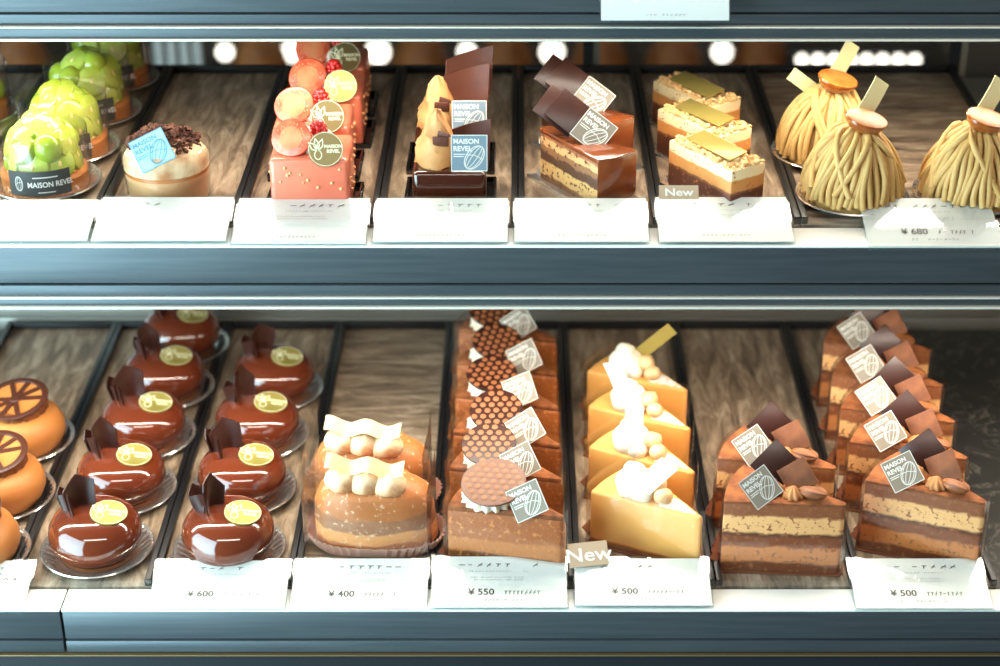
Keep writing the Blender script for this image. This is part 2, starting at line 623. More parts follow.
# ------------------------------------------------------------------ lettering
def text_into(mb, s, x, y, size, z, mi=0, bold=0.0, align='LEFT'):
    cu = bpy.data.curves.new('t', 'FONT')
    cu.body = s
    cu.size = size
    cu.align_x = align
    cu.resolution_u = 3
    cu.offset = bold
    ob = bpy.data.objects.new('t', cu)
    COL.objects.link(ob)
    dg = bpy.context.evaluated_depsgraph_get()
    me = bpy.data.meshes.new_from_object(ob.evaluated_get(dg))
    mb.add([(v.co.x + x, v.co.y + y, z) for v in me.vertices], [tuple(p.vertices) for p in me.polygons], mi=mi)
    bpy.data.objects.remove(ob)
    bpy.data.meshes.remove(me)
    bpy.data.curves.remove(cu)


def line_into(mb, pts, wd, z, mi=0):
    for a, b in zip(pts[:-1], pts[1:]):
        a = Vector((a[0], a[1], 0))
        b = Vector((b[0], b[1], 0))
        t = (b - a).normalized()
        n = Vector((-t.y, t.x, 0)) * wd / 2
        e = t * wd * 0.3
        mb.add([(p.x, p.y, z) for p in (a - n - e, b - n + e, b + n + e, a + n - e)], [(0, 1, 2, 3)], mi=mi)


def emblem_into(mb, cx, cy, s, z, rot=-20, ring=True):
    """cocoa pod with curved veins"""
    def rr(x, y):
        a = R(rot)
        return (cx + s * (x * math.cos(a) - y * math.sin(a)), cy + s * (x * math.sin(a) + y * math.cos(a)))
    wd = 0.07 * s
    if ring:
        line_into(mb, [rr(0.62 * math.cos(t), math.sin(t)) for t in [2 * PI * i / 20 for i in range(21)]], wd, z)
    for q in (-0.75, -0.3, 0.3, 0.75):
        line_into(mb, [rr(0.62 * q * math.cos(t), math.sin(t)) for t in [-PI / 2 + PI * i / 8 for i in range(9)]], wd * 0.8, z)
    line_into(mb, [rr(-0.62, -0.2), rr(-0.1, 0.15), rr(0.6, 0.25)], wd * 0.8, z)


def leaves_into(mb, cx, cy, s, z):
    """two pointed leaves over a small pod, as on the round stickers"""
    for a in (12, -22, 48):
        ca, sa = math.cos(R(a)), math.sin(R(a))
        def rr(x, y):
            return (cx + s * (x * ca - y * sa), cy + s * (x * sa + y * ca))
        L = [(0, 0), (-0.24, 0.42), (0, 1.0), (0.22, 0.45), (0, 0)]
        line_into(mb, [rr(*p) for p in L], 0.08 * s, z)
    line_into(mb, [(cx + 0.28 * s * math.cos(t), cy - 0.34 * s + 0.36 * s * math.sin(t)) for t in [2 * PI * i / 12 for i in range(13)]], 0.08 * s, z)


def square_print(mat, key):
    def fn():
        mb = MB()
        text_into(mb, 'MAISON', -0.44, 0.26, 0.19, 0, bold=0.006)
        text_into(mb, 'REVEL', -0.44, 0.06, 0.19, 0, bold=0.006)
        line_into(mb, [(-0.42, -0.03), (-0.12, -0.03)], 0.025, 0)
        line_into(mb, [(-0.42, -0.09), (-0.16, -0.09)], 0.025, 0)
        emblem_into(mb, 0.14, -0.12, 0.36, 0, -35)
        e = 0.485
        line_into(mb, [(-e, -e), (e, -e), (e, e), (-e, e), (-e, -e)], 0.02, 0)
        return mb.mesh('tag_print', mat)
    return mesh_of(('sqp', key), fn)


def round_print(mat, key):
    def fn():
        mb = MB()
        leaves_into(mb, -0.42, -0.08, 0.72, 0)
        text_into(mb, 'MAISON', -0.08, 0.06, 0.27, 0, bold=0.008)
        text_into(mb, 'REVEL', 0.06, -0.22, 0.27, 0, bold=0.008)
        line_into(mb, [(0.95 * math.cos(t), 0.95 * math.sin(t)) for t in [2 * PI * i / 32 for i in range(33)]], 0.03, 0)
        return mb.mesh('sticker_print', mat)
    return mesh_of(('rdp', key), fn)


def square_tag(parent, mat, size=0.025, face='silver_tag', ink='white', name='brand_tag'):
    pl = mesh_of(('sqt', face, size), lambda: MB().box(-size / 2, size / 2, -size / 2, size / 2, -0.0004, 0.0004).mesh('brand_tag', W[face]))
    t = part(name, pl, parent, mat)
    part('print', square_print(W[ink], ink), t, Matrix.Translation((0, 0, 0.00055)) @ Matrix.Scale(size, 4))
    return t


def round_tag(parent, mat, r=0.012, face='gold', ink='gold_print', sy=1.0):
    pl = mesh_of(('rdt', face, r), lambda: MB().lathe([(r, -0.0004), (r, 0.0004)], 36).mesh('round_sticker', W[face]))
    t = part('round_sticker', pl, parent, mat)
    part('print', round_print(W[ink], ink), t, Matrix.Translation((0, 0, 0.0006)) @ Matrix.Scale(r, 4))
    return t


# ------------------------------------------------------------------ the case
ZL = 0.0        # wooden tray surface of the lower shelf
ZU = 0.235      # wooden tray surface of the upper shelf
case = thing('display_case', 'long blue grey metal refrigerated cake display case with lit shelves', 'display case', (0, 1.3, -0.4))
T0 = Matrix.Translation((0, -1.3, 0.4))


def cpart(name, mb, mat, bevel=0.0, smooth=None, label=None):
    return part(name, mb.mesh(name, mat, smooth, bevel), case, T0, label)


XL, XR = -0.75, 0.75
# shelves
cpart('shelf_board', MB().box(XL, XR, 1.056, 1.50, -0.020, -0.0075), W['marble'], label='dark marble patterned lower shelf')
cpart('shelf_board', MB().box(XL, XR, 1.157, 1.482, 0.215, 0.2275), W['steel'])
cpart('shelf_board', MB().box(XL, XR, 1.235, 1.50, 0.366, 0.372), W['steel'])


def fascia(yf, ztop, zbot, groove, band, seams=()):
    """front panel, dark groove, lower band and two bright trim lines"""
    xs = [XL] + list(seams) + [XR]
    for a, b in zip(xs[:-1], xs[1:]):
        cpart('front_panel', MB().box(a + 0.0008, b - 0.0008, yf, yf + 0.004, groove, ztop), W['fascia'], 0.0008, 30)
        cpart('lower_band', MB().box(a + 0.0008, b - 0.0008, yf - 0.001, yf + 0.005, band, groove - 0.0012), W['fascia'], 0.0008, 30)
    cpart('groove_liner', MB().box(XL, XR, yf + 0.003, yf + 0.005, zbot, ztop - 0.002), W['seam'])


# upper shelf front
yU = 1.127
fascia(yU, 0.2325, 0.1875, 0.2050, 0.1955)
cpart('trim_strip', MB().box(XL, XR, yU - 0.003, yU + 0.004, 0.1940, 0.1954), W['chrome'], 0.0003)
cpart('bottom_rail', MB().box(XL, XR, yU - 0.002, yU + 0.012, 0.1885, 0.1938), W['fascia'], 0.001, 30)
cpart('trim_strip', MB().box(XL, XR, yU - 0.004, yU + 0.016, 0.1866, 0.1884), W['chrome'], 0.0003)
cpart('price_rail', MB().box(XL, XR, yU - 0.0006, 1.156, 0.2326, 0.2345), W['ledge'], 0.0006, 30, 'white ledge carrying the price cards')
# third shelf front (only its underside edge and face are in view)
yT = 1.218
fascia(yT, 0.420, 0.352, 0.3715, 0.3635)
cpart('trim_strip', MB().box(XL, XR, yT - 0.003, yT + 0.004, 0.3608, 0.3620), W['chrome'], 0.0003)
cpart('bottom_rail', MB().box(XL, XR, yT - 0.002, yT + 0.012, 0.3535, 0.3606), W['fascia'], 0.001, 30)
cpart('trim_strip', MB().box(XL, XR, yT - 0.004, yT + 0.016, 0.3516, 0.3532), W['chrome'], 0.0003)
# lower shelf front
yB = 1.026
seam_x = P(56, 620, 0)[0]
fascia(yB, -0.0026, -0.045, -0.0265, -0.0375, (seam_x,))
cpart('trim_strip', MB().box(XL, XR, yB - 0.002, yB + 0.004, -0.0405, -0.0395), M('brass_trim', (150, 128, 92), 0.4, 0.7), 0.0002)
cpart('plinth', MB().box(XL, XR, yB + 0.002, 1.54, -0.40, -0.0405), W['dark'], 0.001, label='dark base under the lower front panel')
a_ = (XL, seam_x - 0.0006)
b_ = (seam_x + 0.0006, XR)
for q in (a_, b_):
    cpart('price_rail', MB().box(q[0], q[1], yB - 0.0006, 1.050, -0.0025, -0.0005), W['ledge'], 0.0006, 30, 'white ledge carrying the price cards')
cpart('clear_stop', MB().box(XL, XR, 1.0502, 1.0517, -0.006, 0.006), W['acrylic'])
cpart('clear_stop', MB().box(XL, XR, 1.1562, 1.1577, ZU - 0.006, ZU + 0.006), W['acrylic'])
# LED lamps under the lips
for (y0, z0) in ((1.158, 0.1850), (1.250, 0.3480)):
    cpart('led_housing', MB().box(XL, XR, y0 - 0.012, y0 + 0.012, z0 + 0.0012, z0 + 0.006), W['ledge'], 0.001, 30)
    mb = MB()
    for i in range(88):
        x = -0.66 + i * 0.015
        mb.box(x - 0.0018, x + 0.0018, y0 - 0.010, y0 - 0.0065, z0 - 0.0006, z0 + 0.0012)
    cpart('led_diodes', mb, W['diode'], label='row of tiny bright white diodes')
# back of the case
rk = P(500, 322, 0)[1]
cpart('back_rail', MB().box(XL, XR, 1.458, 1.478, -0.0075, 0.005).box(XL, XR, 1.464, 1.50, 0.005, 0.0105).box(XL, XR, 1.459, 1.50, 0.0105, 0.0145).box(XL, XR, 1.468, 1.50, 0.0145, 0.036), W['steel'], 0.001, 30, 'grey ribbed rail behind the lower trays')
for px in (112, 465, 758, 920):
    x = P(px, 308, 0.02)[0]
    cpart('rail_clip', MB().box(x - 0.012, x + 0.012, 1.460, 1.468, 0.0147, 0.022), W['ledge'], 0.001, 30)
cpart('back_panel', MB().box(XL, XR, 1.472, 1.480, 0.0362, 0.2145), W['dark'])
for px in (132, 588, 955):
    x = PY(px, 50, 1.489)[0]
    cpart('door_post', MB().box(x - 0.004, x + 0.004, 1.483, 1.495, 0.2275, 0.40).box(x + 0.004, x + 0.010, 1.485, 1.493, 0.2275, 0.40, mi=1), [W['seam'], W['steel']], 0.0, None)
pane_edges = [XL] + [PY(px, 50, 1.489)[0] for px in (132, 588, 955)] + [XR]
for a, b in zip(pane_edges[:-1], pane_edges[1:]):
    cpart('sliding_pane', MB().box(a + 0.011, b - 0.005, 1.4875, 1.4905, 0.2275, 0.40), W['glass'])


# ------------------------------------------------------------------ wooden trays between black rails
def tray(x0, x1, y0, y1, z, label, grp):
    xm = (x0 + x1) / 2
    t = thing('display_tray', label, 'tray', (xm, (y0 + y1) / 2, z - 0.0075), 0, grp)
    hx = (x1 - x0) / 2 - 0.0003
    hy = (y1 - y0) / 2
    part('wood_base', MB().box(-hx, hx, -hy, hy, 0.0, 0.0075).mesh('wood_base', W['wood_across' if (x1 - x0 > 0.15 or 'meringue' in label) else 'wood']), t)
    for s in (-1, 1):
        a, b = (hx - 0.0045, hx) if s > 0 else (-hx, -hx + 0.0045)
        part('side_rail', MB().box(a, b, -hy + 0.0, hy, 0.0076, 0.0135).mesh('side_rail', W['black'], 30, 0.0006), t)
    part('back_rail', MB().box(-hx + 0.0046, hx - 0.0046, hy - 0.007, hy, 0.0076, 0.0135).mesh('back_rail', W['black'], 30, 0.0006), t)
    return t


PL = 0.1009
lo_names = ['wooden lower tray at the left edge of the photo under the caramel domes', 'wooden lower tray under the left row of glazed chocolate domes',
            'wooden lower tray under the right row of glazed chocolate domes', 'wooden lower tray under the two toasted meringue cakes',
            'wooden lower tray under the column of dotted disc slices', 'wooden lower tray under the cheesecake slices',
            'wooden lower tray with only two cocoa slices on it', 'wooden lower tray beside the dark marble under five cocoa slices']
for i in range(8):
    k = -4.6 + i
    tray(k * PL, (k + 1) * PL, 1.0525, 1.452, ZL, lo_names[i], 'wooden trays on the lower shelf')
up_names = ['wooden upper tray under the green grape cakes', 'wooden upper tray under the single cream cup', 'wooden upper tray under the pink strawberry cakes',
            'wooden upper tray under the two glazed bars with caramel cones', 'wooden upper tray under the two walnut layer slices', 'wooden upper tray under the three caramel nut bars',
            'wide wooden upper tray under the chestnut cream mounds']
ux = [-5.0, -4.0, -3.0, -2.0, -1.0, 0, 1.0, 2.0, 3.75]
up_names.insert(0, 'wooden upper tray at the far left beside the grape cakes')
for i in range(8):
    tray(ux[i] * 0.1, ux[i + 1] * 0.1, 1.160, 1.479, ZU, up_names[i], 'wooden trays on the upper shelf')


# ------------------------------------------------------------------ price cards
def card_print(price, seed):
    rnd = random.Random(seed)
    mb = MB()

    def marks(y, n, h, x0, x1, mi):
        st = (x1 - x0) / n
        for i in range(n):
            x = x0 + st * i
            k = rnd.random()
            if k < 0.12:
                continue
            ww = st * rnd.uniform(0.35, 0.65)
            if k < 0.5:
                line_into(mb, [(x, y + h * 0.8), (x + ww, y + h * 0.8)], h * 0.18, 0, mi)
                line_into(mb, [(x + ww * 0.55, y + h * 0.8), (x + ww * 0.3, y)], h * 0.2, 0, mi)
            elif k < 0.8:
                line_into(mb, [(x, y), (x + ww, y + h)], h * 0.18, 0, mi)
                line_into(mb, [(x + ww * 0.2, y + h * 0.5), (x + ww, y + h * 0.4)], h * 0.18, 0, mi)
            else:
                line_into(mb, [(x, y + h * 0.5), (x + ww, y + h * 0.5)], h * 0.2, 0, mi)
    marks(0.0140, 9, 0.0032, -0.029, 0.031, 0)
    marks(0.0090, 18, 0.0012, -0.022, 0.022, 1)
    marks(0.0032, 22, 0.0013, -0.020, 0.018, 1)
    marks(0.0008, 20, 0.0013, -0.018, 0.018, 1)
    if price:
        text_into(mb, '\u00a5 ' + price, -0.022, -0.0125, 0.0080, 0, 0, 0.00012)
        marks(-0.0120, 9, 0.0036, 0.004, 0.030, 1)
    marks(-0.0185, 12, 0.0020, -0.016, 0.018, 1)
    return mb.mesh('card_print', [W['ink'], W['ink_light']])


def price_card(px, ypix_bottom, ypix_top, yfront, z, price, label, wd=0.094, rz=0, tilt=13, seed=1, grp=None):
    b = PY(px, ypix_bottom, yfront)
    r = ray(px, ypix_top)
    rt = -r[2] / r[1]
    L = ((H - b.z) - rt * b.y) / (math.sin(R(tilt)) + rt * math.cos(R(tilt)))
    t = thing('price_card', label, 'price card', (b.x, b.y, b.z), R(rz), grp)
    A = Matrix.Rotation(R(tilt), 4, 'X')
    part('card', MB().box(-wd / 2, wd / 2, 0.001, L - 0.001, 0.0, 0.0006).mesh('card', W['card']), t, A)
    hold = MB().box(-wd / 2 - 0.001, wd / 2 + 0.001, 0, L, 0.0012, 0.0018)
    hold.box(-wd / 2 - 0.001, wd / 2 + 0.001, 0, L, -0.0012, -0.0004)
    hold.box(-wd / 2 - 0.001, wd / 2 + 0.001, -0.0008, 0, -0.0012, 0.0018)
    part('clear_holder', hold.mesh('clear_holder', W['acrylic']), t, A)
    s = L / 0.05
    part('print', card_print(price, seed), t, A @ Matrix.Translation((0, L * 0.5, 0.0009)) @ Matrix.Diagonal((1, s, 1, 1)))
    leg = MB().box(-wd / 2 + 0.002, wd / 2 - 0.002, L * math.cos(R(tilt)) - 0.003, L * math.cos(R(tilt)) - 0.002, -0.0012, L * math.sin(R(tilt)) - 0.0016)
    part('clear_foot', leg.mesh('clear_foot', W['acrylic']), t)
    return t


GU, GL = 'price cards along the upper shelf', 'price cards along the lower shelf'
yfU, yfB = yU - 0.0015, yB - 0.0015
for i, (px, yb, yt, pr, lb) in enumerate([
        (17, 242, 200, None, 'white price card in front of the green grape cakes'),
        (158, 242, 197, None, 'white price card in front of the cream cup'),
        (298, 245, 198, None, 'white price card in front of the pink strawberry cakes'),
        (440, 243, 198, None, 'white price card in front of the bars with caramel cones'),
        (582, 243, 198, None, 'white price card in front of the walnut layer slices'),
        (727, 243, 197, None, 'white price card in front of the caramel nut bars'),
        (937, 248, 198, '680', 'white price card reading 680 in front of the chestnut cream mounds')]):
    price_card(px, yb, yt, yfU, ZU, pr, lb, 0.093 if i else 0.096, seed=i, grp=GU)
for i, (px, yb, yt, pr, lb) in enumerate([
        (-46, 612, 560, '600', 'white price card cut off by the left edge, before the caramel domes'),
        (216, 610, 560, '600', 'white price card reading 600 in front of the glazed domes'),
        (358, 611, 558, '400', 'white price card reading 400 in front of the meringue cakes'),
        (499, 609, 556, '550', 'white price card reading 550 in front of the dotted disc slices'),
        (644, 607, 558, '500', 'white price card in front of the cheesecake slices'),
        (925, 610, 558, '500', 'white price card in front of the cocoa slices at the right')]):
    price_card(px, yb, yt, yfB, ZL, pr, lb, 0.096, seed=20 + i, grp=GL)
price_card(665, 22, -24, yT - 0.0240, 0.42, None, 'white price card hanging over the topmost front panel', 0.088, tilt=62, seed=50)


def new_tag(px, py, z, wd, hh, label, roll):
    p = P(px, py, z)
    t = thing('new_tag', label, 'tag', p, R(roll), 'beige tags reading New')
    A = Matrix.Rotation(R(42), 4, 'X')
    part('tag_sheet', MB().box(-wd / 2, wd / 2, 0, hh, -0.0003, 0.0003).mesh('tag_sheet', W['newtag']), t, A)
    mb = MB()
    text_into(mb, 'New', 0, hh * 0.22, hh * 0.78, 0, bold=0.0002, align='CENTER')
    part('print', mb.mesh('new_print', W['white']), t, A @ Matrix.Translation((0, 0, 0.0005)) @ Matrix.Diagonal((1.25, 1, 1, 1)))


new_tag(679, 199, ZU + 0.016, 0.028, 0.0105, 'beige New tag above the card of the caramel nut bars', 0)
new_tag(590, 566, ZL + 0.014, 0.029, 0.0175, 'beige New tag above the card of the cheesecake slices', 10)


# ------------------------------------------------------------------ fluted foil plates
def foil_plate(p, r, label, grp):
    def fn():
        def fl(rr, z, a, k):
            if 2 <= k <= 5:
                return rr + 0.0006 * math.sin(a * 36), z + (0.0011 * math.sin(a * 36) if k in (3, 4) else 0)
            return rr, z
        prof = [(0.0, 0.0004), (0.70 * r, 0.0004), (0.74 * r, 0.0012), (0.80 * r, 0.0026), (0.90 * r, 0.0056), (0.955 * r, 0.0068), (0.985 * r, 0.0072), (1.0 * r, 0.0064),
                (0.99 * r, 0.0058), (0.955 * r, 0.0060), (0.80 * r, 0.0018), (0.74 * r, 0.0004), (0.70 * r, 0.0), (0.0, 0.0)]
        return MB().lathe(prof, 176, flute=fl).mesh('foil_plate', W['foil'], 50)
    return single('cake_plate', mesh_of(('plate', r), fn), label, 'plate', p, 0, grp)


# ------------------------------------------------------------------ glazed chocolate domes
def shard_mesh(kind):
    def fn():
        outl = [[(-0.5, 0), (0.5, 0.0), (0.62, 0.9), (0.1, 1.15), (-0.55, 0.75)], [(-0.35, 0), (0.4, 0), (0.5, 1.0), (-0.5, 0.85)],
                [(-0.5, 0), (0.35, 0), (0.45, 0.7), (0.0, 1.2), (-0.4, 0.95)]][kind]
        hh = 0.026
        def f(u, v):
            # interpolate the outline: left and right edges
            if len(outl) == 4:
                l = Vector(outl[0]).lerp(Vector(outl[3]), v)
                r = Vector(outl[1]).lerp(Vector(outl[2]), v)
                p = l.lerp(r, u)
            else:
                l = Vector(outl[0]).lerp(Vector(outl[4]), v)
                r = Vector(outl[1]).lerp(Vector(outl[2]), v)
                p = l.lerp(r, u)
                peak = Vector(outl[3]).y - (outl[4][1] + outl[2][1]) / 2
                p.y += peak * max(0, 1 - abs(u - 0.5) * 2) * v
            x = p.x * 0.022
            return (x, 0.0045 * (1 - (2 * u - 1) ** 2), p.y * hh)
        return MB().sheet(8, 4, f, 0.0011).mesh('chocolate_shard', W['choc'], 40)
    return mesh_of(('shard', kind), fn)


def dome(px, py, where, i, row, sc=1.0):
    c = P(px, py, 0.022)
    foil_plate((c.x, c.y, ZL), 0.0412, 'fluted silver plate under the %s' % where, 'silver plates under the glazed domes')
    t = thing('glazed_dome_cake', 'glossy chocolate dome, gold sticker, %s' % where, 'cake', (c.x, c.y, ZL + 0.0006), 0, 'glossy chocolate domes')
    prof = [(0.0, 0.004), (0.022, 0.004), (0.0285, 0.0055), (0.0325, 0.011), (0.0340, 0.018), (0.0330, 0.025), (0.0295, 0.031), (0.0235, 0.0350), (0.014, 0.0368), (0.0, 0.0373)]
    part('glazed_body', mesh_of('dome', lambda: MB().lathe(prof, 48).mesh('glazed_body', W['glaze'], 60)), t, Matrix.Translation((0, 0, 0)))
    part('base_disc', mesh_of('domebase', lambda: MB().lathe([(0.0265, 0.0), (0.0275, 0.004), (0.0, 0.004)], 40).mesh('base_disc', W['cocoa_dark'], 30)), t)
    round_tag(t, X((0.0125, -0.004, 0.0376), 7, 8, 0), 0.0134, 'gold', 'gold_print')
    rnd = random.Random(row * 10 + i)
    rz = rnd.uniform(-15, 20)
    part('chocolate_shard', shard_mesh(0 if (i + row) % 2 else 2), t, X((-0.0085, 0.004, 0.0345), -6, -6 + rz * 0.5, 20 + rz, 0, 0.92 + 0.04 * (i % 3)))
    part('chocolate_shard', shard_mesh(1), t, X((-0.0165, -0.0035, 0.0325), 6, -10, -55 + rz, 0, 0.75))
    part('chocolate_shard', shard_mesh(2), t, X((-0.0175, 0.0105, 0.031), -8, -16, 50 - rz, 0, 0.6 + 0.06 * ((i + row) % 4)))


ords = ['frontmost', 'second from the front', 'middle one', 'second from the back', 'rearmost']
for i, (px, py) in enumerate([(95, 528), (121, 470), (143, 417), (164, 370), (181, 328)]):
    dome(px, py, '%s of the left dome row' % ords[i], i, 1)
for i, (px, py) in enumerate([(228, 528), (242, 470), (257, 417), (274, 371)]):
    dome(px, py, '%s of the right dome row' % ['frontmost', 'second from the front', 'third from the front', 'rearmost'][i], i, 2)


# ------------------------------------------------------------------ caramel domes with chocolate wheels
def wheel_mesh():
    mb = MB()
    r = 0.0265
    mb.lathe([(r * 0.97, -0.0009), (r, -0.0003), (r, 0.0006), (r * 0.97, 0.0011), (r * 0.82, 0.0011), (r * 0.80, 0.0004), (r * 0.80, -0.0009)], 44)
    for k in range(4):
        mb.box(-r * 0.88, r * 0.88, -0.0021, 0.0021, -0.0007, 0.0009, Matrix.Rotation(PI * k / 5, 4, 'Z'))
    mb.lathe([(0.0045, -0.0009), (0.005, 0.0005), (0.004, 0.0014), (0, 0.0014)], 20)
    return mb.mesh('chocolate_wheel', W['wheel'], 40)


for i, (px, py, lb) in enumerate([(22, 423, 'rear one of the three at the left edge'), (0, 478, 'middle one of the three at the left edge'), (-28, 535, 'frontmost one, barely showing at the left edge')]):
    c = P(px, py, 0.020)
    foil_plate((c.x, c.y, ZL), 0.0405, 'fluted silver plate under the caramel dome, %s' % lb, 'silver plates under the caramel domes')
    t = thing('caramel_dome_cake', 'caramel dome with chocolate wheel, %s' % lb, 'cake', (c.x, c.y, ZL + 0.0006), 0, 'caramel domes with chocolate wheels')
    part('caramel_body', mesh_of('cdome', lambda: MB().lathe([(0.0, 0.0), (0.026, 0.0), (0.0300, 0.004), (0.0335, 0.012), (0.0335, 0.019), (0.030, 0.027), (0.024, 0.031), (0.0, 0.032)], 48).mesh('caramel_body', W['caramel'], 60)), t)
    ring = mesh_of('cring', lambda: MB().lathe([(0.0, 0.0), (0.0225, 0.0), (0.0238, 0.003), (0.0235, 0.0075), (0.0, 0.0080)], 60, flute=lambda r, z, a, k: (r + (0.0007 * math.sin(a * 17) + 0.0005 * math.sin(a * 29) if r > 0.01 else 0), z)).mesh('cream_collar', W['cocoa'], 60))
    part('cream_collar', ring, t, Matrix.Translation((-0.002, 0.002, 0.0305)))
    part('filling_disc', mesh_of('cfill', lambda: MB().lathe([(0.0, -0.0006), (0.0225, -0.0006), (0.0225, 0.0004), (0, 0.0004)], 32).mesh('filling_disc', W['caramel'])), t, X((-0.003, 0.001, 0.0405), 9, -4, 0))
    part('chocolate_wheel', mesh_of('wheel', wheel_mesh), t, X((-0.003, 0.001, 0.0410), 9, -4, 12 * i))


# ------------------------------------------------------------------ wedge slices
WL, WW = 0.0865, 0.052


def wedge_pts(off=0.0, n=7):
    """front edge from left crust to the tip at the right, outer crust an arc on the left"""
    tip = Vector((WL / 2, 0.002))
    pts = [(-WL / 2 - off, -off), (WL / 2 - 0.003 + off, -off), (WL / 2 + off, 0.002), (WL / 2 - 0.001 + off, 0.0045 + off)]
    ang = 36
    for i in range(n + 1):
        a = R(180 - ang + ang * i / n)
        rr = WL - 0.0005 + off
        p = (WL / 2 + rr * math.cos(a), 0.0 + rr * math.sin(a) + (0 if i < n else -off))
        if i < n:
            pts.append(p)
    return pts


def place_wedge(lp, rp, z):
    a = P(lp[0], lp[1], z)
    b = P(rp[0], rp[1], z)
    m = (a + b) / 2
    return m, math.atan2(b.y - a.y, b.x - a.x)


def wedge_film(h, key, cuth=None):
    def fn():
        p = wedge_pts(0.0018)
        # from the back, round the crust at the left, along the front, round the tip
        order = [p[3]] + [p[2], p[1]] + [((p[0][0] * (1 - k) + p[1][0] * k), p[0][1]) for k in (0.75, 0.5, 0.25)] + [p[0]] + list(reversed(p[4:])) 
        return MB().wall(order, 0.0, h, 0.0003).mesh('film_wrap', W['film'], 40)
    return mesh_of(('wfilm', key), fn)


def rosette(key, r, h, mat, turns=7, lobes=9):
    def fl(rr, z, a, k):
        return rr * (1 + 0.13 * math.sin(a * lobes + z * 260)), z
    def fn():
        return MB().lathe([(r * 0.8, 0), (r, h * 0.15), (r * 0.98, h * 0.35), (r * 0.8, h * 0.55), (r * 0.5, h * 0.8), (r * 0.2, h * 0.96), (0, h)], 54, flute=fl).mesh('cream_rosette', mat, 70)
    return mesh_of(('ros', key), fn)


def pecan_mesh():
    def fl(rr, z, a, k):
        return rr * (1 + 0.10 * math.cos(a * 8)), z
    mb = MB()
    prof = [(0.0001, -0.0110), (0.0040, -0.009), (0.0062, -0.004), (0.0068, 0.0), (0.0062, 0.004), (0.0040, 0.009), (0.0001, 0.0110)]
    mb.lathe(prof, 40, Matrix.Rotation(PI / 2, 4, 'Y') @ Matrix.Diagonal((0.6, 1, 1, 1)), flute=fl)
    return mb.mesh('pecan', W['pecan'], 70)


def paper_liner(key, mat, h=0.006):
    def fn():
        p = wedge_pts(0.005, 14)
        base = list(reversed(p[4:]))
        mb = MB()
        n = len(base)
        inner = wedge_pts(-0.004, 14)
        inner = list(reversed(inner[4:]))
        vs = []
        for i in range(n):
            o = Vector((base[i][0], base[i][1], 0))
            q = Vector((inner[i][0], inner[i][1], 0))
            d = 0.0012 * (1 if i % 2 else -1)
            vs += [(q.x, q.y, 0.0), (o.x + (o.x - q.x) * 0.22 + d, o.y + (o.y - q.y) * 0.22, h * (1.0 if i % 2 else 0.75)), (o.x + (o.x - q.x) * 0.22 + d, o.y + (o.y - q.y) * 0.22, h * (1.0 if i % 2 else 0.75) + 0.0006), (q.x, q.y, 0.0006)]
        fs = []
        for i in range(n - 1):
            a, b = i * 4, i * 4 + 4
            for k in range(4):
                j = (k + 1) % 4
                fs.append((a + k, b + k, b + j, a + j))
        fs += [(0, 1, 2, 3), (4 * n - 1, 4 * n - 2, 4 * n - 3, 4 * n - 4)]
        mb.add(vs, fs)
        return mb.mesh('paper_liner', mat, 20)
    return mesh_of(('liner', key), fn)


def plate_mesh(size, mname, th=0.0016, asp=1.0):
    return mesh_of(('sq', size, mname, asp), lambda: MB().box(-size / 2, size / 2, -size * asp / 2, size * asp / 2, -th / 2, th / 2).mesh('chocolate_plate', W[mname], 30, 0.0003))


def cocoa_slice(lp, rp, label, grp, variant=0):
    h = 0.060
    m, rz = place_wedge(lp, rp, h)
    t = thing('cocoa_layer_slice', label, 'cake slice', (m.x, m.y, ZL + 0.0006), rz, grp)
    part('sponge', mesh_of('csponge', lambda: MB().prism(wedge_pts(), 0.0006, h - 0.002).mesh('sponge', W['sponge_choc'], 30, 0.0012)), t)
    part('cocoa_top', mesh_of('ctop', lambda: MB().prism(wedge_pts(0.0002), h - 0.0024, h).mesh('cocoa_top', W['cocoa'], 30, 0.0009)), t)
    part('paper_liner', paper_liner('c', W['paper_brown'], 0.010), t)
    part('base_paper', mesh_of('cbase', lambda: MB().prism(wedge_pts(0.0022), 0, 0.0006).mesh('base_paper', W['paper_brown'])), t)
    part('film_wrap', wedge_film(h + 0.002, 'c'), t)
    part('cream_rosette', rosette('cw', 0.0095, 0.011, W['cream_warm']), t, Matrix.Translation((-0.010, 0.016, h - 0.0008)))
    part('cream_rosette', rosette('cw2', 0.0075, 0.009, W['cream_warm']), t, Matrix.Translation((0.006, 0.010, h - 0.0008)))
    part('chocolate_plate', plate_mesh(0.027, 'choc'), t, X((-0.006, 0.024, h + 0.0165), 62, 0, 4 + 6 * variant, 45))
    part('chocolate_plate', plate_mesh(0.022, 'cocoa_dark', 0.002), t, X((0.009, 0.0155, h + 0.0125), 60, 0, -12, 38), label='cocoa dusted square plate')
    square_tag(t, X((-0.018, 0.002 + 0.001 * variant, h + 0.0115), 52 - 3 * variant, 0, 10 - 4 * variant, 32 + 4 * variant), 0.0235)
    part('pecan', mesh_of('pecan', pecan_mesh), t, X((0.0195, 0.0085, h + 0.0048), 0, 0, -20))
    return t


for i, (lp, rp) in enumerate([((726, 502), (845, 506)), ((722, 459), (832, 469))]):
    cocoa_slice(lp, rp, ['cocoa layer slice in the two-slice row, front one with a blank shining tag', 'cocoa layer slice in the two-slice row, rear one'][i], 'cocoa slices in the short row', i)
nm = ['frontmost, behind the right card', 'second from the front', 'third from the front', 'fourth from the front', 'rearmost']
for i, (lp, rp) in enumerate([((867, 481), (985, 504)), ((850, 442), (967, 460)), ((842, 408), (954, 423)), ((834, 375), (941, 387)), ((826, 343), (929, 352))]):
    cocoa_slice(lp, rp, 'cocoa layer slice in the five-slice row beside the marble, %s' % nm[i], 'cocoa slices beside the marble', i % 3)


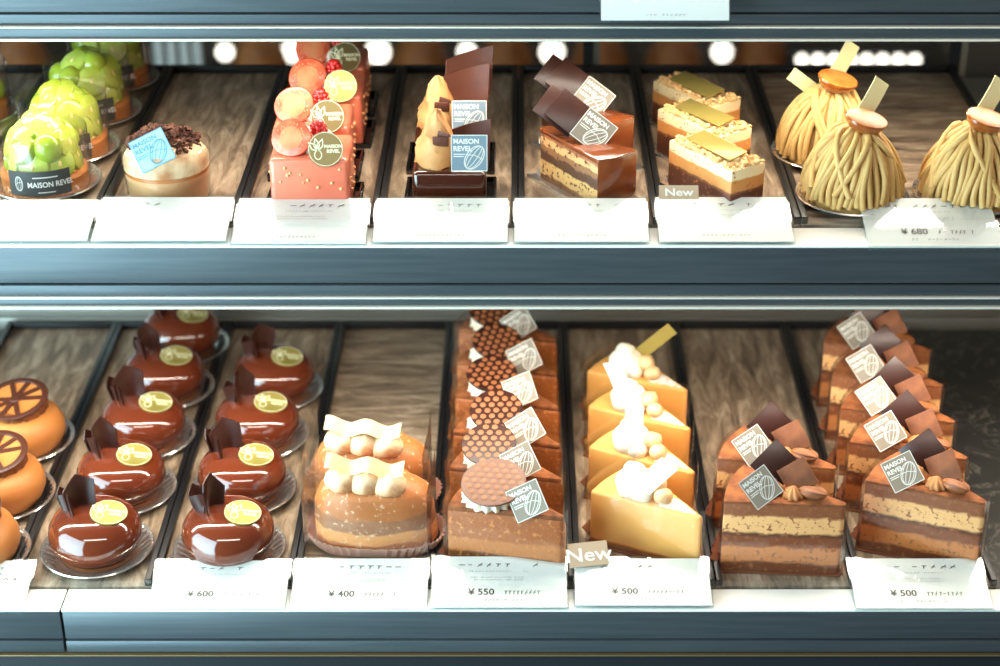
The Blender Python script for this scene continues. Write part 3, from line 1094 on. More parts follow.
def dotdisc_mesh(mdark, mlight, r=0.0205):
    mb = MB()
    mb.lathe([(0, -0.0008), (r - 0.0004, -0.0008), (r, 0), (r - 0.0004, 0.0008), (0, 0.0008)], 44)
    s = 0.0068
    for j in range(-4, 5):
        for i in range(-5, 6):
            x = (i + 0.5 * (j % 2)) * s
            y = j * s * 0.80
            if math.hypot(x, y) < r - 0.0024:
                mb.lathe([(0.0024, 0.0007), (0.0023, 0.0010), (0.0016, 0.0012), (0, 0.0012)], 14, Matrix.Translation((x, y, 0)), mi=1)
    return mb.mesh('dotted_disc', [mdark, mlight], 40)


W['dots'] = M('tan_dots', (146, 88, 52), 0.5)
W['disc_pale'] = M('tan_chocolate', (104, 62, 40), 0.45)
W['disc_dot_pale'] = M('tan_dots_soft', (132, 82, 50), 0.45)


def disc_slice(lp, rp, dc, label, i):
    h = 0.050
    m, rz = place_wedge(lp, rp, h)
    t = thing('dotted_disc_slice', label, 'cake slice', (m.x, m.y, ZL + 0.0006), rz, 'slices topped with dotted chocolate discs')
    part('sponge', mesh_of('wsponge', lambda: MB().prism(wedge_pts(), 0.0006, h - 0.003).mesh('sponge', W['sponge_wafer'], 40, 0.004, 3)), t)
    part('cocoa_top', mesh_of('wtop', lambda: MB().prism(wedge_pts(-0.0006), h - 0.0045, h).mesh('cocoa_top', W['cocoa'], 40, 0.0016, 2)), t)
    part('paper_liner', paper_liner('w', W['paper_brown'], 0.008), t)
    part('base_paper', mesh_of('cbase', None), t)
    part('film_wrap', wedge_film(h + 0.006, 'w'), t)
    part('cream_rosette', rosette('wc', 0.0190, 0.0135, W['cream'], lobes=16), t, Matrix.Translation((-0.014, 0.0145, h - 0.001)))
    if i == 0:
        me = mesh_of('disc0', lambda: dotdisc_mesh(W['disc_pale'], W['disc_dot_pale'], 0.0235))
    else:
        me = mesh_of('disc1', lambda: dotdisc_mesh(W['choc'], W['dots']))
    part('dotted_disc', me, t, X((-0.014 + dc, 0.0135, h + 0.0150), 14 + (i % 3) * 4, -2, 8 * i))
    square_tag(t, X((0.013 + dc, -0.0015, h + 0.0120), 52 - 4 * (i % 2), 0, -8, 34 + 5 * (i % 3)), 0.0245)


nw = ['frontmost with a plain tan disc', 'second from the front', 'third from the front', 'fourth from the front', 'fifth from the front', 'rearmost']
for i, (lp, rp, dc) in enumerate([((450, 507), (561, 518), 0.003), ((454, 468), (556, 480), -0.001), ((456, 432), (556, 446), 0.003), ((458, 395), (554, 408), -0.001), ((461, 362), (551, 374), 0.003), ((462, 330), (551, 340), -0.002)]):
    disc_slice(lp, rp, dc, 'brown slice topped with dotted chocolate disc, %s' % nw[i], i)


def cheese_slice(lp, rp, label, i):
    h = 0.046
    m, rz = place_wedge(lp, rp, h)
    t = thing('cheesecake_slice', label, 'cake slice', (m.x, m.y, ZL + 0.0006), rz, 'cheesecake slices with cream')
    part('cheesecake', mesh_of('kbody', lambda: MB().prism(wedge_pts(), 0.0006, h).mesh('cheesecake', W['cheese'], 40, 0.0025, 3)), t)
    part('base_paper', mesh_of('kbase', lambda: MB().prism(wedge_pts(0.0022), 0, 0.0006).mesh('base_paper', W['paper_brown'])), t)
    part('paper_liner', paper_liner('k', W['paper_brown'], 0.012), t)
    # powdered sugar on the pointed end
    def sg():
        pts = [(0.0100, 0.0022), (WL / 2 - 0.010, 0.0022), (WL / 2 - 0.0055, 0.0035), (0.020, 0.0155), (0.006, 0.018)]
        return MB().prism(pts, h - 0.0002, h + 0.0009).mesh('powdered_sugar', W['sugar'], 30, 0.0004)
    part('powdered_sugar', mesh_of('ksugar', sg), t)
    part('film_wrap', wedge_film(h + 0.007, 'k'), t)
    def cm():
        mb = MB()
        mb.blob((0, 0, 0.007), (0.0155, 0.013, 0.0125), 22, 14, jit=0.07, seed=3, cut=0)
        mb.blob((0.007, -0.006, 0.0045), (0.009, 0.0075, 0.0075), 16, 10, jit=0.06, seed=5, cut=0)
        mb.blob((-0.002, 0.001, 0.0175), (0.008, 0.0075, 0.0065), 16, 10, jit=0.08, seed=9)
        return mb.mesh('whipped_cream', W['cream'], 70)
    part('whipped_cream', mesh_of('kcream', cm), t, Matrix.Translation((-0.013, 0.0135, h - 0.0006)))
    nutm = mesh_of('mac', lambda: MB().blob((0, 0, 0), (0.0078, 0.007, 0.0062), 16, 10, jit=0.05, seed=4).mesh('macadamia', W['nut'], 70))
    part('macadamia', nutm, t, X((0.0035, 0.0135, h + 0.0105), 20, 0, 30 * i))
    part('macadamia', nutm, t, X((0.0105, 0.0085, h + 0.0050), 0, 10, 50 + 30 * i, 0, 0.95))
    if i == 3:
        part('gold_strip', mesh_of('gstrip', lambda: MB().sheet(4, 12, lambda u, v: ((u - 0.5) * 0.011, -0.006 * (v - 0.3) ** 2, v * 0.044), 0.0008).mesh('gold_strip', W['goldplate'], 40)), t, X((-0.010, 0.017, h + 0.008), -12, 46, 10), 'gold green curved strip')
    else:
        part('white_strip', mesh_of('wstrip', lambda: MB().sheet(4, 12, lambda u, v: ((u - 0.5) * 0.0145, -0.006 * (v - 0.3) ** 2, v * 0.047), 0.0010).mesh('white_strip', W['whitestrip'], 40)), t, X((-0.009, 0.004, h + 0.004), 12, [34, 8, -14][i], [12, 0, 0][i]), 'pale cream coloured upright strip')


nk = ['frontmost', 'second from the front', 'third from the front', 'rearmost with the gold strip']
for i, (lp, rp) in enumerate([((588, 491), (704, 520)), ((588, 447), (694, 474)), ((590, 407), (687, 430)), ((590, 372), (683, 391))]):
    cheese_slice(lp, rp, 'yellow cheesecake slice with white cream, %s' % nk[i], i)


# ------------------------------------------------------------------ toasted meringue cakes
def mound_mesh():
    mb = MB()
    pts = wedge_pts(0.0)
    prof = [(0.96, 0.0006), (1.0, 0.008), (1.0, 0.026), (0.975, 0.038), (0.90, 0.047), (0.74, 0.0535), (0.45, 0.057), (0.12, 0.058)]
    cx, cy = -0.012, 0.021
    # a rounded wedge: wide, smooth outline
    out = []
    n = 60
    for i in range(n):
        a = 2 * PI * i / n
        rx = 0.047 if math.cos(a) > 0 else 0.0415
        ry = 0.0265
        e = 0.78
        x = rx * math.copysign(abs(math.cos(a)) ** e, math.cos(a))
        y = ry * math.copysign(abs(math.sin(a)) ** e, math.sin(a))
        y *= (1 - 0.18 * max(0, x) / rx)
        out.append((x, y))
    vs = []
    fs = []
    for k, (s, z) in enumerate(prof):
        for i, (x, y) in enumerate(out):
            w_ = 0.0007 * math.sin(i * 0.9 + k) + 0.0006 * math.sin(i * 0.37 + 2 * k)
            vs.append((x * s + w_, y * s + 0.024 + w_, z))
    for k in range(len(prof) - 1):
        for i in range(n):
            j = (i + 1) % n
            fs.append((k * n + i, k * n + j, (k + 1) * n + j, (k + 1) * n + i))
    fs.append(tuple(reversed(range(n))))
    fs.append(tuple(range((len(prof) - 1) * n, len(prof) * n)))
    mb.add(vs, fs)
    return mb.mesh('tan_cake', W['tan_cake'], 60)


for i, (cx, cy) in enumerate([(370, 552), (368, 512)]):
    p = P(cx, cy, 0)
    t = thing('meringue_cake', ['tan wrapped cake with toasted meringue and wavy white strip, front one of two', 'tan wrapped cake with toasted meringue and wavy white strip, rear one of two'][i], 'cake', (p.x + 0.0, p.y - 0.010, ZL + 0.0008), R(-4), 'toasted meringue cakes')
    part('tan_cake', mesh_of('mound', mound_mesh), t)
    def cupm():
        mb = MB()
        n = 96
        prof = [(0.90, 0.0, 0), (1.02, 0.005, 0.3), (1.10, 0.013, 1.0), (1.112, 0.013, 1.0), (1.03, 0.0045, 0.3), (0.90, -0.0006, 0)]
        vs, fs = [], []
        for k, (s, z, fl) in enumerate(prof):
            for q in range(n):
                a = 2 * PI * q / n
                e = 0.8
                x = (0.0485 if math.cos(a) > 0 else 0.0435) * math.copysign(abs(math.cos(a)) ** e, math.cos(a))
                y = 0.0275 * math.copysign(abs(math.sin(a)) ** e, math.sin(a))
                d = 1 + 0.02 * fl * (1 if q % 2 else -1)
                vs.append((x * s * d, y * s * d + 0.024, z))
        for k in range(len(prof)):
            k2 = (k + 1) % len(prof)
            for q in range(n):
                j = (q + 1) % n
                fs.append((k * n + q, k * n + j, k2 * n + j, k2 * n + q))
        return mb.add(vs, fs).mesh('paper_cup', W['paper_pink'], 20)
    part('paper_cup', mesh_of('pcup', cupm), t)
    part('film_wrap', mesh_of('mfilm', lambda: MB().wall([(-0.044, 0.053), (-0.046, 0.02), (-0.046, -0.006), (-0.02, -0.007), (0.0, -0.007), (0.02, -0.007), (0.0445, -0.006), (0.0455, 0.02), (0.0445, 0.050)], 0.0, [0.062, 0.060, 0.054, 0.054, 0.054, 0.056, 0.062, 0.066, 0.066], 0.0003).mesh('film_wrap', W['film'], 30)), t)
    for k in range(3):
        me = mesh_of(('mer', k), lambda: MB().blob((0, 0, 0.0065), (0.0125, 0.0115, 0.0098), 20, 12, jit=0.05, seed=20 + k, cut=0).mesh('meringue', W['toast'], 70))
        part('meringue', me, t, Matrix.Translation((-0.019 + 0.0175 * k, 0.010, 0.0550 - 0.001 * k)))
    part('wavy_strip', mesh_of('wavy', lambda: MB().sheet(40, 2, lambda u, v: ((u - 0.5) * 0.056, (v - 0.5) * 0.0120, 0.0042 * math.sin(u * 4 * PI + 1.0) - 0.005 * u), 0.0008).mesh('wavy_strip', W['whiteplate'], 60)), t, X((-0.001, 0.007, 0.0765), 32, 0, -3))


# ------------------------------------------------------------------ upper shelf: grape cakes
def grape_cake(px, py, label, plabel, seed):
    c = P(px, py, ZU)
    foil_plate((c.x, c.y, ZU), 0.0405, plabel, 'silver plates under the grape cakes')
    t = thing('grape_cake', label, 'cake', (c.x, c.y, ZU + 0.0006), 0, 'green grape cakes')
    part('tart_base', mesh_of('tart', lambda: MB().lathe([(0.0300, 0), (0.0312, 0.002), (0.0318, 0.014), (0.0295, 0.0160), (0, 0.0160)], 48).mesh('tart_base', W['tart'], 40)), t)
    part('custard', mesh_of('cust', lambda: MB().lathe([(0.0265, 0.0161), (0.022, 0.026), (0.015, 0.035), (0.008, 0.040), (0, 0.041)], 32).mesh('custard', W['custard'], 60)), t)
    rnd = random.Random(seed)

    def gm():
        mb = MB()
        # a halved grape, cut face up (+Z)
        mb.lathe([(0.0, -0.0095), (0.0050, -0.0087), (0.0084, -0.0060), (0.0100, -0.0022), (0.0103, 0.0010), (0.0094, 0.0032)], 28)
        mb.lathe([(0.0094, 0.0032), (0.0078, 0.0040), (0.0, 0.0043)], 28, mi=1)
        mb.blob((0, 0, 0.0043), (0.0011, 0.0020, 0.0005), 8, 6, mi=2)
        return mb.mesh('grape_half', [W['grape'], W['grape_cut'], W['custard']], 50)
    g = mesh_of('grape', gm)
    gw = mesh_of('grapewhole', lambda: MB().blob((0, 0, 0), (0.0095, 0.0095, 0.0098), 20, 12).mesh('grape', W['grape'], 70))
    k = 0
    for (n, rr, z, el, off) in ((8, 0.0208, 0.0240, 84, 0), (7, 0.0190, 0.0365, 66, 24), (4, 0.0095, 0.0460, 44, 50), (1, 0, 0.0500, 12, 0)):
        for j in range(n):
            a = 2 * PI * j / n + R(off) + rnd.uniform(-0.08, 0.08) - PI / 2
            pos = (rr * math.cos(a), rr * math.sin(a), z + rnd.uniform(-0.001, 0.001))
            az = math.degrees(a) + 90
            if rnd.random() < 0.16:
                part('grape', gw, t, X(pos, 0, 0, az, 0, 1.15))
            else:
                part('grape_half', g, t, X(pos, el + rnd.uniform(-12, 12), 0, az + rnd.uniform(-14, 14), 0, 1.22))
    n = 40
    pts = [(0.0335 * math.cos(2 * PI * i / n), 0.0335 * math.sin(2 * PI * i / n)) for i in range(n + 1)]
    part('film_wrap', mesh_of('gfilm', lambda: MB().wall(list(reversed(pts)), 0.0, 0.046, 0.0003).mesh('film_wrap', W['film'], 60)), t)

    def lab():
        mb = MB()
        r = 0.0340
        a0, a1 = R(-118), R(-40)
        q = [(r * math.cos(a0 + (a1 - a0) * i / 14), r * math.sin(a0 + (a1 - a0) * i / 14)) for i in range(15)]
        return mb.wall(list(reversed(q)), 0.0065, 0.0255, 0.0003).mesh('label', W['label'], 60)

    def labp():
        mb = MB()
        text_into(mb, 'MAISON REVEL', -0.0085, -0.0022, 0.0050, 0, bold=0.0001)
        emblem_into(mb, -0.0150, 0, 0.0048, 0, 0)
        for (y, x0, x1) in ((0.0042, -0.004, 0.014), (-0.0058, -0.001, 0.011)):
            x = x0
            while x < x1:
                line_into(mb, [(x, y), (x + 0.0008, y + 0.0002)], 0.0007, 0)
                x += 0.0014
        r = 0.0345
        out = MB()
        am = R(-79)
        vs = []
        for v in mb.v:
            a = am + v.x / r
            vs.append((r * math.cos(a), r * math.sin(a), 0.0160 + v.y * 1.15))
        out.v = [Vector(v) for v in vs]
        out.f = mb.f
        out.mi = mb.mi
        return out.mesh('label_print', W['white'])
    lb = part('label', mesh_of('glab', lab), t, Matrix.Rotation(R(-4), 4, 'Z'))
    part('print', mesh_of('glabp', labp), lb)


gl = ['frontmost, behind the card', 'second from the front', 'third from the front', 'rearmost, partly hidden under the top panel']
for i, (px, py) in enumerate([(47, 187), (68, 153), (92, 117), (112, 84)]):
    grape_cake(px, py, 'green grape cake wrapped in film, %s' % gl[i], 'silver plate under the grape cake, %s' % gl[i], i + 1)
grape_cake(-30, 118, 'green grape cake cut off by the left edge of the photo', 'silver plate under the grape cake at the left edge', 9)


# ------------------------------------------------------------------ cream cup
c = P(170, 197, ZU)
t = thing('cream_cup', 'glass cup of layered cream dusted with cocoa and a blue tag', 'dessert', (c.x, c.y, ZU + 0.0002))
part('cup', MB().lathe([(0.0, 0.0), (0.0285, 0.0), (0.0300, 0.003), (0.0322, 0.040), (0.0330, 0.042), (0.0322, 0.0425), (0.0312, 0.040), (0.0292, 0.003), (0.0, 0.002)], 56).mesh('cup', W['glass'], 50), t)
part('pudding', MB().lathe([(0.0286, 0.0032), (0.0304, 0.0230), (0, 0.0230)], 48).mesh('pudding', W['pudding'], 40), t)
part('caramel_layer', MB().lathe([(0.0305, 0.0232), (0.0307, 0.0255), (0, 0.0255)], 48).mesh('caramel_layer', W['caramel_wall'], 40), t)
part('whipped_cream', MB().lathe([(0.0305, 0.0257), (0.0307, 0.033), (0.0270, 0.040), (0.0180, 0.0445), (0, 0.046)], 48, flute=lambda r, z, a, k: (r * (1 - (0.05 + 0.05 * math.sin(a * 5)) * (k in (2, 3))), z)).mesh('whipped_cream', W['toast'], 60), t)
rnd = random.Random(4)
mb = MB()
for i in range(260):
    a = rnd.uniform(0, 6.28)
    r = 0.0250 * math.sqrt(rnd.random())
    p = (r * math.cos(a) - 0.002, r * math.sin(a) + 0.004, 0.0465 - r * r * 14 + rnd.uniform(0, 0.0050))
    mb.box(-0.0040, 0.0040, -0.0013, 0.0013, -0.0011, 0.0011, X(p, rnd.uniform(-40, 40), rnd.uniform(-40, 40), rnd.uniform(0, 180)))
part('chocolate_shavings', mb.mesh('chocolate_shavings', W['crumb']), t)
square_tag(t, X((-0.005, -0.021, 0.0450), 48, 0, -3, 30), 0.0260, 'blue_tag', 'blue_print')


# ------------------------------------------------------------------ black cake trays
def black_tray(x, y, rz, lx, ly, label, name='cake_board'):
    def fn():
        mb = MB()
        mb.box(-lx / 2, lx / 2, -ly / 2, ly / 2, 0, 0.0008)
        for (a, b, c_, d) in ((-lx / 2, lx / 2, -ly / 2, -ly / 2 + 0.0022), (-lx / 2, lx / 2, ly / 2 - 0.0022, ly / 2), (-lx / 2, -lx / 2 + 0.0022, -ly / 2 + 0.0022, ly / 2 - 0.0022), (lx / 2 - 0.0022, lx / 2, -ly / 2 + 0.0022, ly / 2 - 0.0022)):
            mb.box(a, b, c_, d, 0.0008, 0.0042)
        return mb.mesh('cake_board', W['black_gloss'], 30, 0.0004)
    return single(name, mesh_of(('bt', lx, ly), fn), label, 'cake tray', (x, y, ZU), rz, 'black plastic cake trays')


# ------------------------------------------------------------------ strawberry cakes
def straw_cake(pl, pr, label, tlabel, i):
    h = 0.042
    a, b = P(pl[0], pl[1], ZU + h), P(pr[0], pr[1], ZU + h)
    m = (a + b) / 2
    sx, sy = 0.056, 0.0500
    rz = 0.0
    black_tray(m.x, m.y + sy / 2, rz, 0.068, 0.0535, tlabel)
    t = thing('strawberry_cake', label, 'cake', (m.x, m.y + sy / 2, ZU + 0.0009), rz, 'pink strawberry cakes')

    def body():
        mb = MB()
        mb.box(-sx / 2, sx / 2, -sy / 2, sy / 2, 0, h)
        return mb.mesh('pink_block', W['pink'], 50, 0.0035, 3)

    def bits():
        rnd = random.Random(3)
        mb = MB()
        for k in range(30):
            s = rnd.choice((-1, 1))
            if rnd.random() < 0.55:
                c_ = (rnd.uniform(-sx / 2 + 0.004, sx / 2 - 0.004), -sy / 2, rnd.uniform(0.006, h - 0.004))
            else:
                c_ = (s * sx / 2, rnd.uniform(-sy / 2 + 0.004, sy / 2 - 0.004), rnd.uniform(0.006, h - 0.004))
            q = rnd.uniform(0.0009, 0.0016)
            mb.blob(c_, (q, q, q), 8, 6)
        return mb.mesh('nut_bits', W['nutbit'], 60)
    part('pink_block', mesh_of('pinkb', body), t)
    nb = part('nut_bits', mesh_of('pinkn', bits), t)
    nb['kind'] = 'stuff'

    def crm():
        mb = MB()
        for (x, y, r) in ((-0.012, -0.004, 0.012), (0.002, -0.004, 0.0115), (-0.012, 0.010, 0.0115), (0.004, 0.011, 0.011), (0.013, -0.001, 0.009)):
            mb.blob((x, y, 0.003), (r, r * 0.95, 0.0080), 18, 10, jit=0.04, seed=int(r * 9999), cut=0)
        return mb.mesh('whipped_cream', W['cream'], 70)
    part('whipped_cream', mesh_of('scream', crm), t, Matrix.Translation((0, 0, h - 0.0012)))

    def sb():
        mb = MB()
        prof = [(0.0, -0.0095), (0.0060, -0.0075), (0.0115, -0.003), (0.0145, 0.0), (0.0140, 0.001)]
        mb.lathe(prof, 32, flute=lambda r, z, a, k: (r * (1 + 0.13 * math.sin(a) + 0.05 * math.cos(2 * a)), z))
        mb.lathe([(0.0085, 0.00185), (0.0060, 0.0021), (0, 0.0022)], 24, mi=3, flute=lambda r, z, a, k: (r * (1 + 0.16 * math.sin(a)), z))
        mb.lathe([(0.0140, 0.001), (0.0125, 0.0016), (0, 0.0019)], 32, mi=1, flute=lambda r, z, a, k: (r * (1 + 0.13 * math.sin(a) + 0.05 * math.cos(2 * a)), z))
        rnd = random.Random(8)
        for k in range(26):
            a_ = rnd.uniform(0, 6.28)
            r_ = rnd.uniform(0.007, 0.0125)
            mb.blob((r_ * math.cos(a_), r_ * math.sin(a_), 0.0019), (0.0004, 0.0007, 0.0003), 6, 4, mi=2)
        return mb.mesh('strawberry_slice', [W['straw'], W['straw_cut'], W['nutbit'], W['straw_core']], 50)
    part('strawberry_slice', mesh_of('strawb', sb), t, X((-0.0125, -0.012 + 0.002 * (i % 2), h + 0.0095), 58, -4, -14 + 9 * i, 20 * i))

    def rb():
        mb = MB()
        for z, rr, n in ((0.0, 0.0048, 8), (0.003, 0.0042, 7), (0.0058, 0.0024, 5)):
            for k in range(n):
                a_ = 2 * PI * k / n + z * 100
                mb.blob((rr * math.cos(a_), rr * math.sin(a_), z), (0.0021, 0.0021, 0.0021), 8, 6)
        mb.blob((0, 0, 0.003), (0.0045, 0.0045, 0.0055), 10, 8)
        return mb.mesh('raspberry', W['berry'], 70)
    part('raspberry', mesh_of('raspb', rb), t, X((0.006, -0.003, h + 0.0135)))
    face = 'gold' if i == 2 else 'gold_dark'
    round_tag(t, X((0.0125, -0.0225, h + 0.0070), 58, 0, 4), 0.0125, face, 'gold_print')


sn = ['frontmost', 'second from the front', 'third from the front, with a shining round sticker', 'rearmost']
for i, (pl, pr) in enumerate([((268, 161), (348, 161)), ((271, 128), (350, 128)), ((287, 97), (362, 97)), ((293, 68), (366, 68))]):
    straw_cake(pl, pr, 'pink cake with strawberry slice, %s' % sn[i], 'black tray under the pink strawberry cake, %s' % sn[i], i)


# ------------------------------------------------------------------ glazed bars with caramel cones
for i, (pl, pr) in enumerate([((411, 174), (487, 174)), ((414, 138), (486, 138))]):
    h = 0.028
    a, b = P(pl[0], pl[1], ZU + h), P(pr[0], pr[1], ZU + h)
    m = (a + b) / 2
    sx, sy = 0.053, 0.048
    black_tray(m.x, m.y + sy / 2, 0, 0.066, 0.056, 'black tray under the %s glazed bar with a caramel cone' % ['front', 'rear'][i])
    t = thing('glazed_caramel_cake', '%s dark glazed cake with tan caramel cone and grey square tag' % ['front', 'rear'][i], 'cake', (m.x, m.y + sy / 2, ZU + 0.0009), 0, 'dark glazed cakes with caramel cones')
    part('glazed_block', mesh_of('gblock', lambda: MB().box(-sx / 2, sx / 2, -sy / 2, sy / 2, 0, h).mesh('glazed_block', W['glaze2'], 50, 0.004, 3)), t)
    cone = mesh_of('cone', lambda: MB().lathe([(0.0160, 0), (0.0168, 0.004), (0.0148, 0.010), (0.0142, 0.013), (0.0112, 0.020), (0.0108, 0.023), (0.0078, 0.030), (0.0070, 0.033), (0.0030, 0.039), (0, 0.0400)], 36, flute=lambda r, z, a_, k: (r * (1 + 0.10 * math.sin(a_ * 3 + k * 1.7) + 0.06 * math.sin(a_ * 7 + 2.3 * k)), z + 0.0015 * math.sin(a_ * 4 + k))).mesh('caramel_cone', W['mousse'], 60))
    part('caramel_cone', cone, t, Matrix.Translation((-0.009, -0.002, h - 0.0008)))
    for k, (x, z, s) in enumerate(((-0.006, 0.020, 0.6), (-0.004, 0.024, 0.4))):
        part('chocolate_piece', mesh_of('cpiece', lambda: MB().box(-0.007, 0.007, -0.001, 0.001, -0.005, 0.005).mesh('chocolate_piece', W['choc_milk'], 30, 0.0006)), t, X((x, -0.0165 + z * 0.12, h + z), 10, 12 * k, -15 * k, 0, s + 0.2))
    square_tag(t, X((0.0145, -0.020, h + 0.0135), 74, 0, 0, 0), 0.0260, 'grey_tag', 'white')
    part('chocolate_sheet', mesh_of('csheet', lambda: MB().sheet(10, 4, lambda u, v: ((u - 0.5) * 0.036, 0.006 * math.sin(u * 3.0), (v + 0.45 * u * v) * 0.026), 0.0012).mesh('chocolate_sheet', W['choc_milk'], 50)), t, X((0.0100, -0.004, h + (0.012 if i else -0.006)), -8, 4, 6))
    if i == 1:
        part('chocolate_sheet', mesh_of('csheet', None), t, X((0.0130, 0.0060, h + 0.022), -10, 6, 14))


# ------------------------------------------------------------------ slices given by three top corners
def bar_frame(A, B, C, z):
    a, b, c_ = P(A[0], A[1], z), P(B[0], B[1], z), P(C[0], C[1], z)
    return a, b, c_


def layer_slice(A, B, label, tlabel, i):
    """wedge whose glazed crust faces the viewer at the right, its cut side at the left"""
    h = 0.040
    a, b = P(A[0], A[1], ZU + h), P(B[0], B[1], ZU + h)
    L = (b - a).length
    m = (a + b) / 2
    rz = math.atan2(b.y - a.y, b.x - a.x)
    d = Matrix.Rotation(rz, 4, 'Z') @ Vector((0, 0.018, 0))
    black = thing('clear_cake_tray', tlabel, 'cake tray', (m.x + d.x, m.y + d.y, ZU), rz, 'clear trays under the walnut slices')
    def trm():
        mb = MB()
        mb.box(-0.046, 0.044, -0.024, 0.022, 0, 0.0008)
        for q in range(5):
            mb.box(-0.046 + 0.0, 0.044, -0.024 + 0.0016 * q, -0.0232 + 0.0016 * q, 0.0008, 0.0024 - 0.0003 * q)
        mb.box(-0.046, -0.0448, -0.015, 0.022, 0.0008, 0.004)
        return mb.mesh('tray_body', W['foil'], 30)
    part('tray_body', mesh_of('cltray', trm), black)
    t = thing('walnut_layer_slice', label, 'cake slice', (m.x, m.y, ZU + 0.0010), rz, 'walnut layer slices')
    pts = [(-0.037, 0.0), (0.037, 0.0), (0.039, 0.012), (0.037, 0.028), (0.035, 0.034), (-0.036, 0.0085), (-0.038, 0.004)]
    part('layers', mesh_of('opera', lambda: MB().prism(pts, 0, h - 0.003).mesh('layers', W['opera'], 30, 0.0010)), t)

    def gz():
        mb = MB()
        q = [(-0.0372, -0.0006), (0.0375, -0.0006), (0.0398, 0.012), (0.0378, 0.0285), (0.0354, 0.0348), (-0.0362, 0.0092), (-0.0384, 0.004)]
        mb.prism(q, h - 0.0036, h)
        # glaze running down the crust
        e = [(0.0368, -0.0004), (0.0378, -0.0006), (0.0402, 0.012), (0.0382, 0.0285), (0.0358, 0.0350), (0.0350, 0.0342), (0.0370, 0.028), (0.0388, 0.012)]
        mb.prism(e, 0.0, h - 0.001)
        return mb.mesh('caramel_glaze', W['glaze_caramel'], 40, 0.0008)
    part('caramel_glaze', mesh_of('operag', gz), t)
    part('chocolate_plate', mesh_of('rect_plate', lambda: MB().box(-0.021, 0.021, -0.0125, 0.0125, -0.0009, 0.0009).mesh('chocolate_plate', W['choc'], 30, 0.0003)), t, Matrix.Rotation(-rz, 4, 'Z') @ X((0.006, 0.010, h + 0.0150), 54, 0, 6, -42)@ Matrix.Identity(4))
    part('chocolate_plate', mesh_of('rect_plate2', lambda: MB().box(-0.0165, 0.0165, -0.0125, 0.0125, -0.0009, 0.0009).mesh('chocolate_plate', W['choc'], 30, 0.0003)), t, Matrix.Rotation(-rz, 4, 'Z') @ X((-0.006, 0.020, h + 0.0175), 56, 0, 6, -40))
    square_tag(t, Matrix.Rotation(-rz, 4, 'Z') @ X((0.0180, 0.0040, h + 0.0080), 54, 0, 4, -40), 0.0255, 'silver_tag')


W['glaze_caramel'] = M('caramel_brown_glaze', (134, 70, 36), 0.16, var=(104, 50, 26), vscale=40, coat=0.9, bump=(70, 0.4))
layer_slice((539, 128), (600, 162), 'glazed walnut layer slice with chocolate plates and silver tag, front one', 'ridged clear tray under the front walnut slice', 0)
layer_slice((541, 97), (598, 127), 'glazed walnut layer slice with chocolate plates and silver tag, rear one', 'ridged clear tray under the rear walnut slice', 1)


def nut_bar(A, B, label, tlabel, i):
    h = 0.037
    a, b = P(A[0], A[1], ZU + h), P(B[0], B[1], ZU + h)
    m = (a + b) / 2
    rz = math.atan2(b.y - a.y, b.x - a.x)
    L, D = 0.072, 0.031
    d = Matrix.Rotation(rz, 4, 'Z') @ Vector((0, D / 2, 0))
    tr = thing('clear_cake_tray', tlabel, 'cake tray', (m.x + d.x, m.y + d.y, ZU), rz, 'clear trays under the nut bars')
    def trm():
        mb = MB()
        mb.box(-0.045, 0.042, -0.020, 0.018, 0, 0.0008)
        for q in range(4):
            mb.box(-0.045, -0.044, -0.020 + 0.0105 * q, -0.0185 + 0.0105 * q, 0.0008, 0.0034)
            mb.box(0.041, 0.042, -0.020 + 0.0105 * q, -0.0185 + 0.0105 * q, 0.0008, 0.0034)
        mb.box(-0.045, 0.042, -0.0202, -0.0192, 0.0008, 0.0026)
        return mb.mesh('tray_body', W['foil'], 30)
    part('tray_body', mesh_of('nbtray', trm), tr)
    t = thing('caramel_nut_bar', label, 'cake', (m.x + d.x, m.y + d.y, ZU + 0.0010), rz, 'caramel nut bars')
    part('layers', mesh_of('nbar', lambda: MB().box(-L / 2, L / 2, -D / 2, D / 2, 0, h - 0.002).mesh('layers', W['caramel_bar'], 30, 0.0012)), t)

    def crumbs():
        rnd = random.Random(12)
        mb = MB()
        for k in range(150):
            while True:
                x, y = rnd.uniform(-L / 2, L / 2), rnd.uniform(-D / 2, D / 2)
                if abs(x) > 0.025 or abs(y) > 0.008:
                    break
            q = rnd.uniform(0.0012, 0.0026)
            mb.blob((x * 0.97, y * 0.95, h - 0.0012 + rnd.uniform(0, 0.0012)), (q, q * 0.8, q * 0.7), 7, 5, jit=0.2, seed=k)
        return mb.mesh('nut_crumbs', W['crumbs_pale'], 40)
    cr = part('nut_crumbs', mesh_of('ncrumb', crumbs), t)
    cr['kind'] = 'stuff'
    part('gold_plate', mesh_of('gplate', lambda: MB().box(-0.0250, 0.0250, -0.0080, 0.0080, -0.0005, 0.0005).mesh('gold_plate', W['goldplate'], 30, 0.0002)), t, X((0.001, -0.001, h + 0.0030), 12, 0, 0))


W['crumbs_pale'] = M('pale_nut_crumbs', (242, 206, 146), 0.7, var=(214, 160, 96), vscale=200)
for i, (A, B) in enumerate([((670, 139), (731, 170)), ((661, 109), (718, 134)), ((655, 80), (708, 105))]):
    nut_bar(A, B, 'caramel nut bar with gold rectangular plate, %s' % ['front one of three', 'middle one of three', 'rear one of three'][i], 'ridged clear tray under the %s nut bar' % ['front', 'middle', 'rear'][i], i)


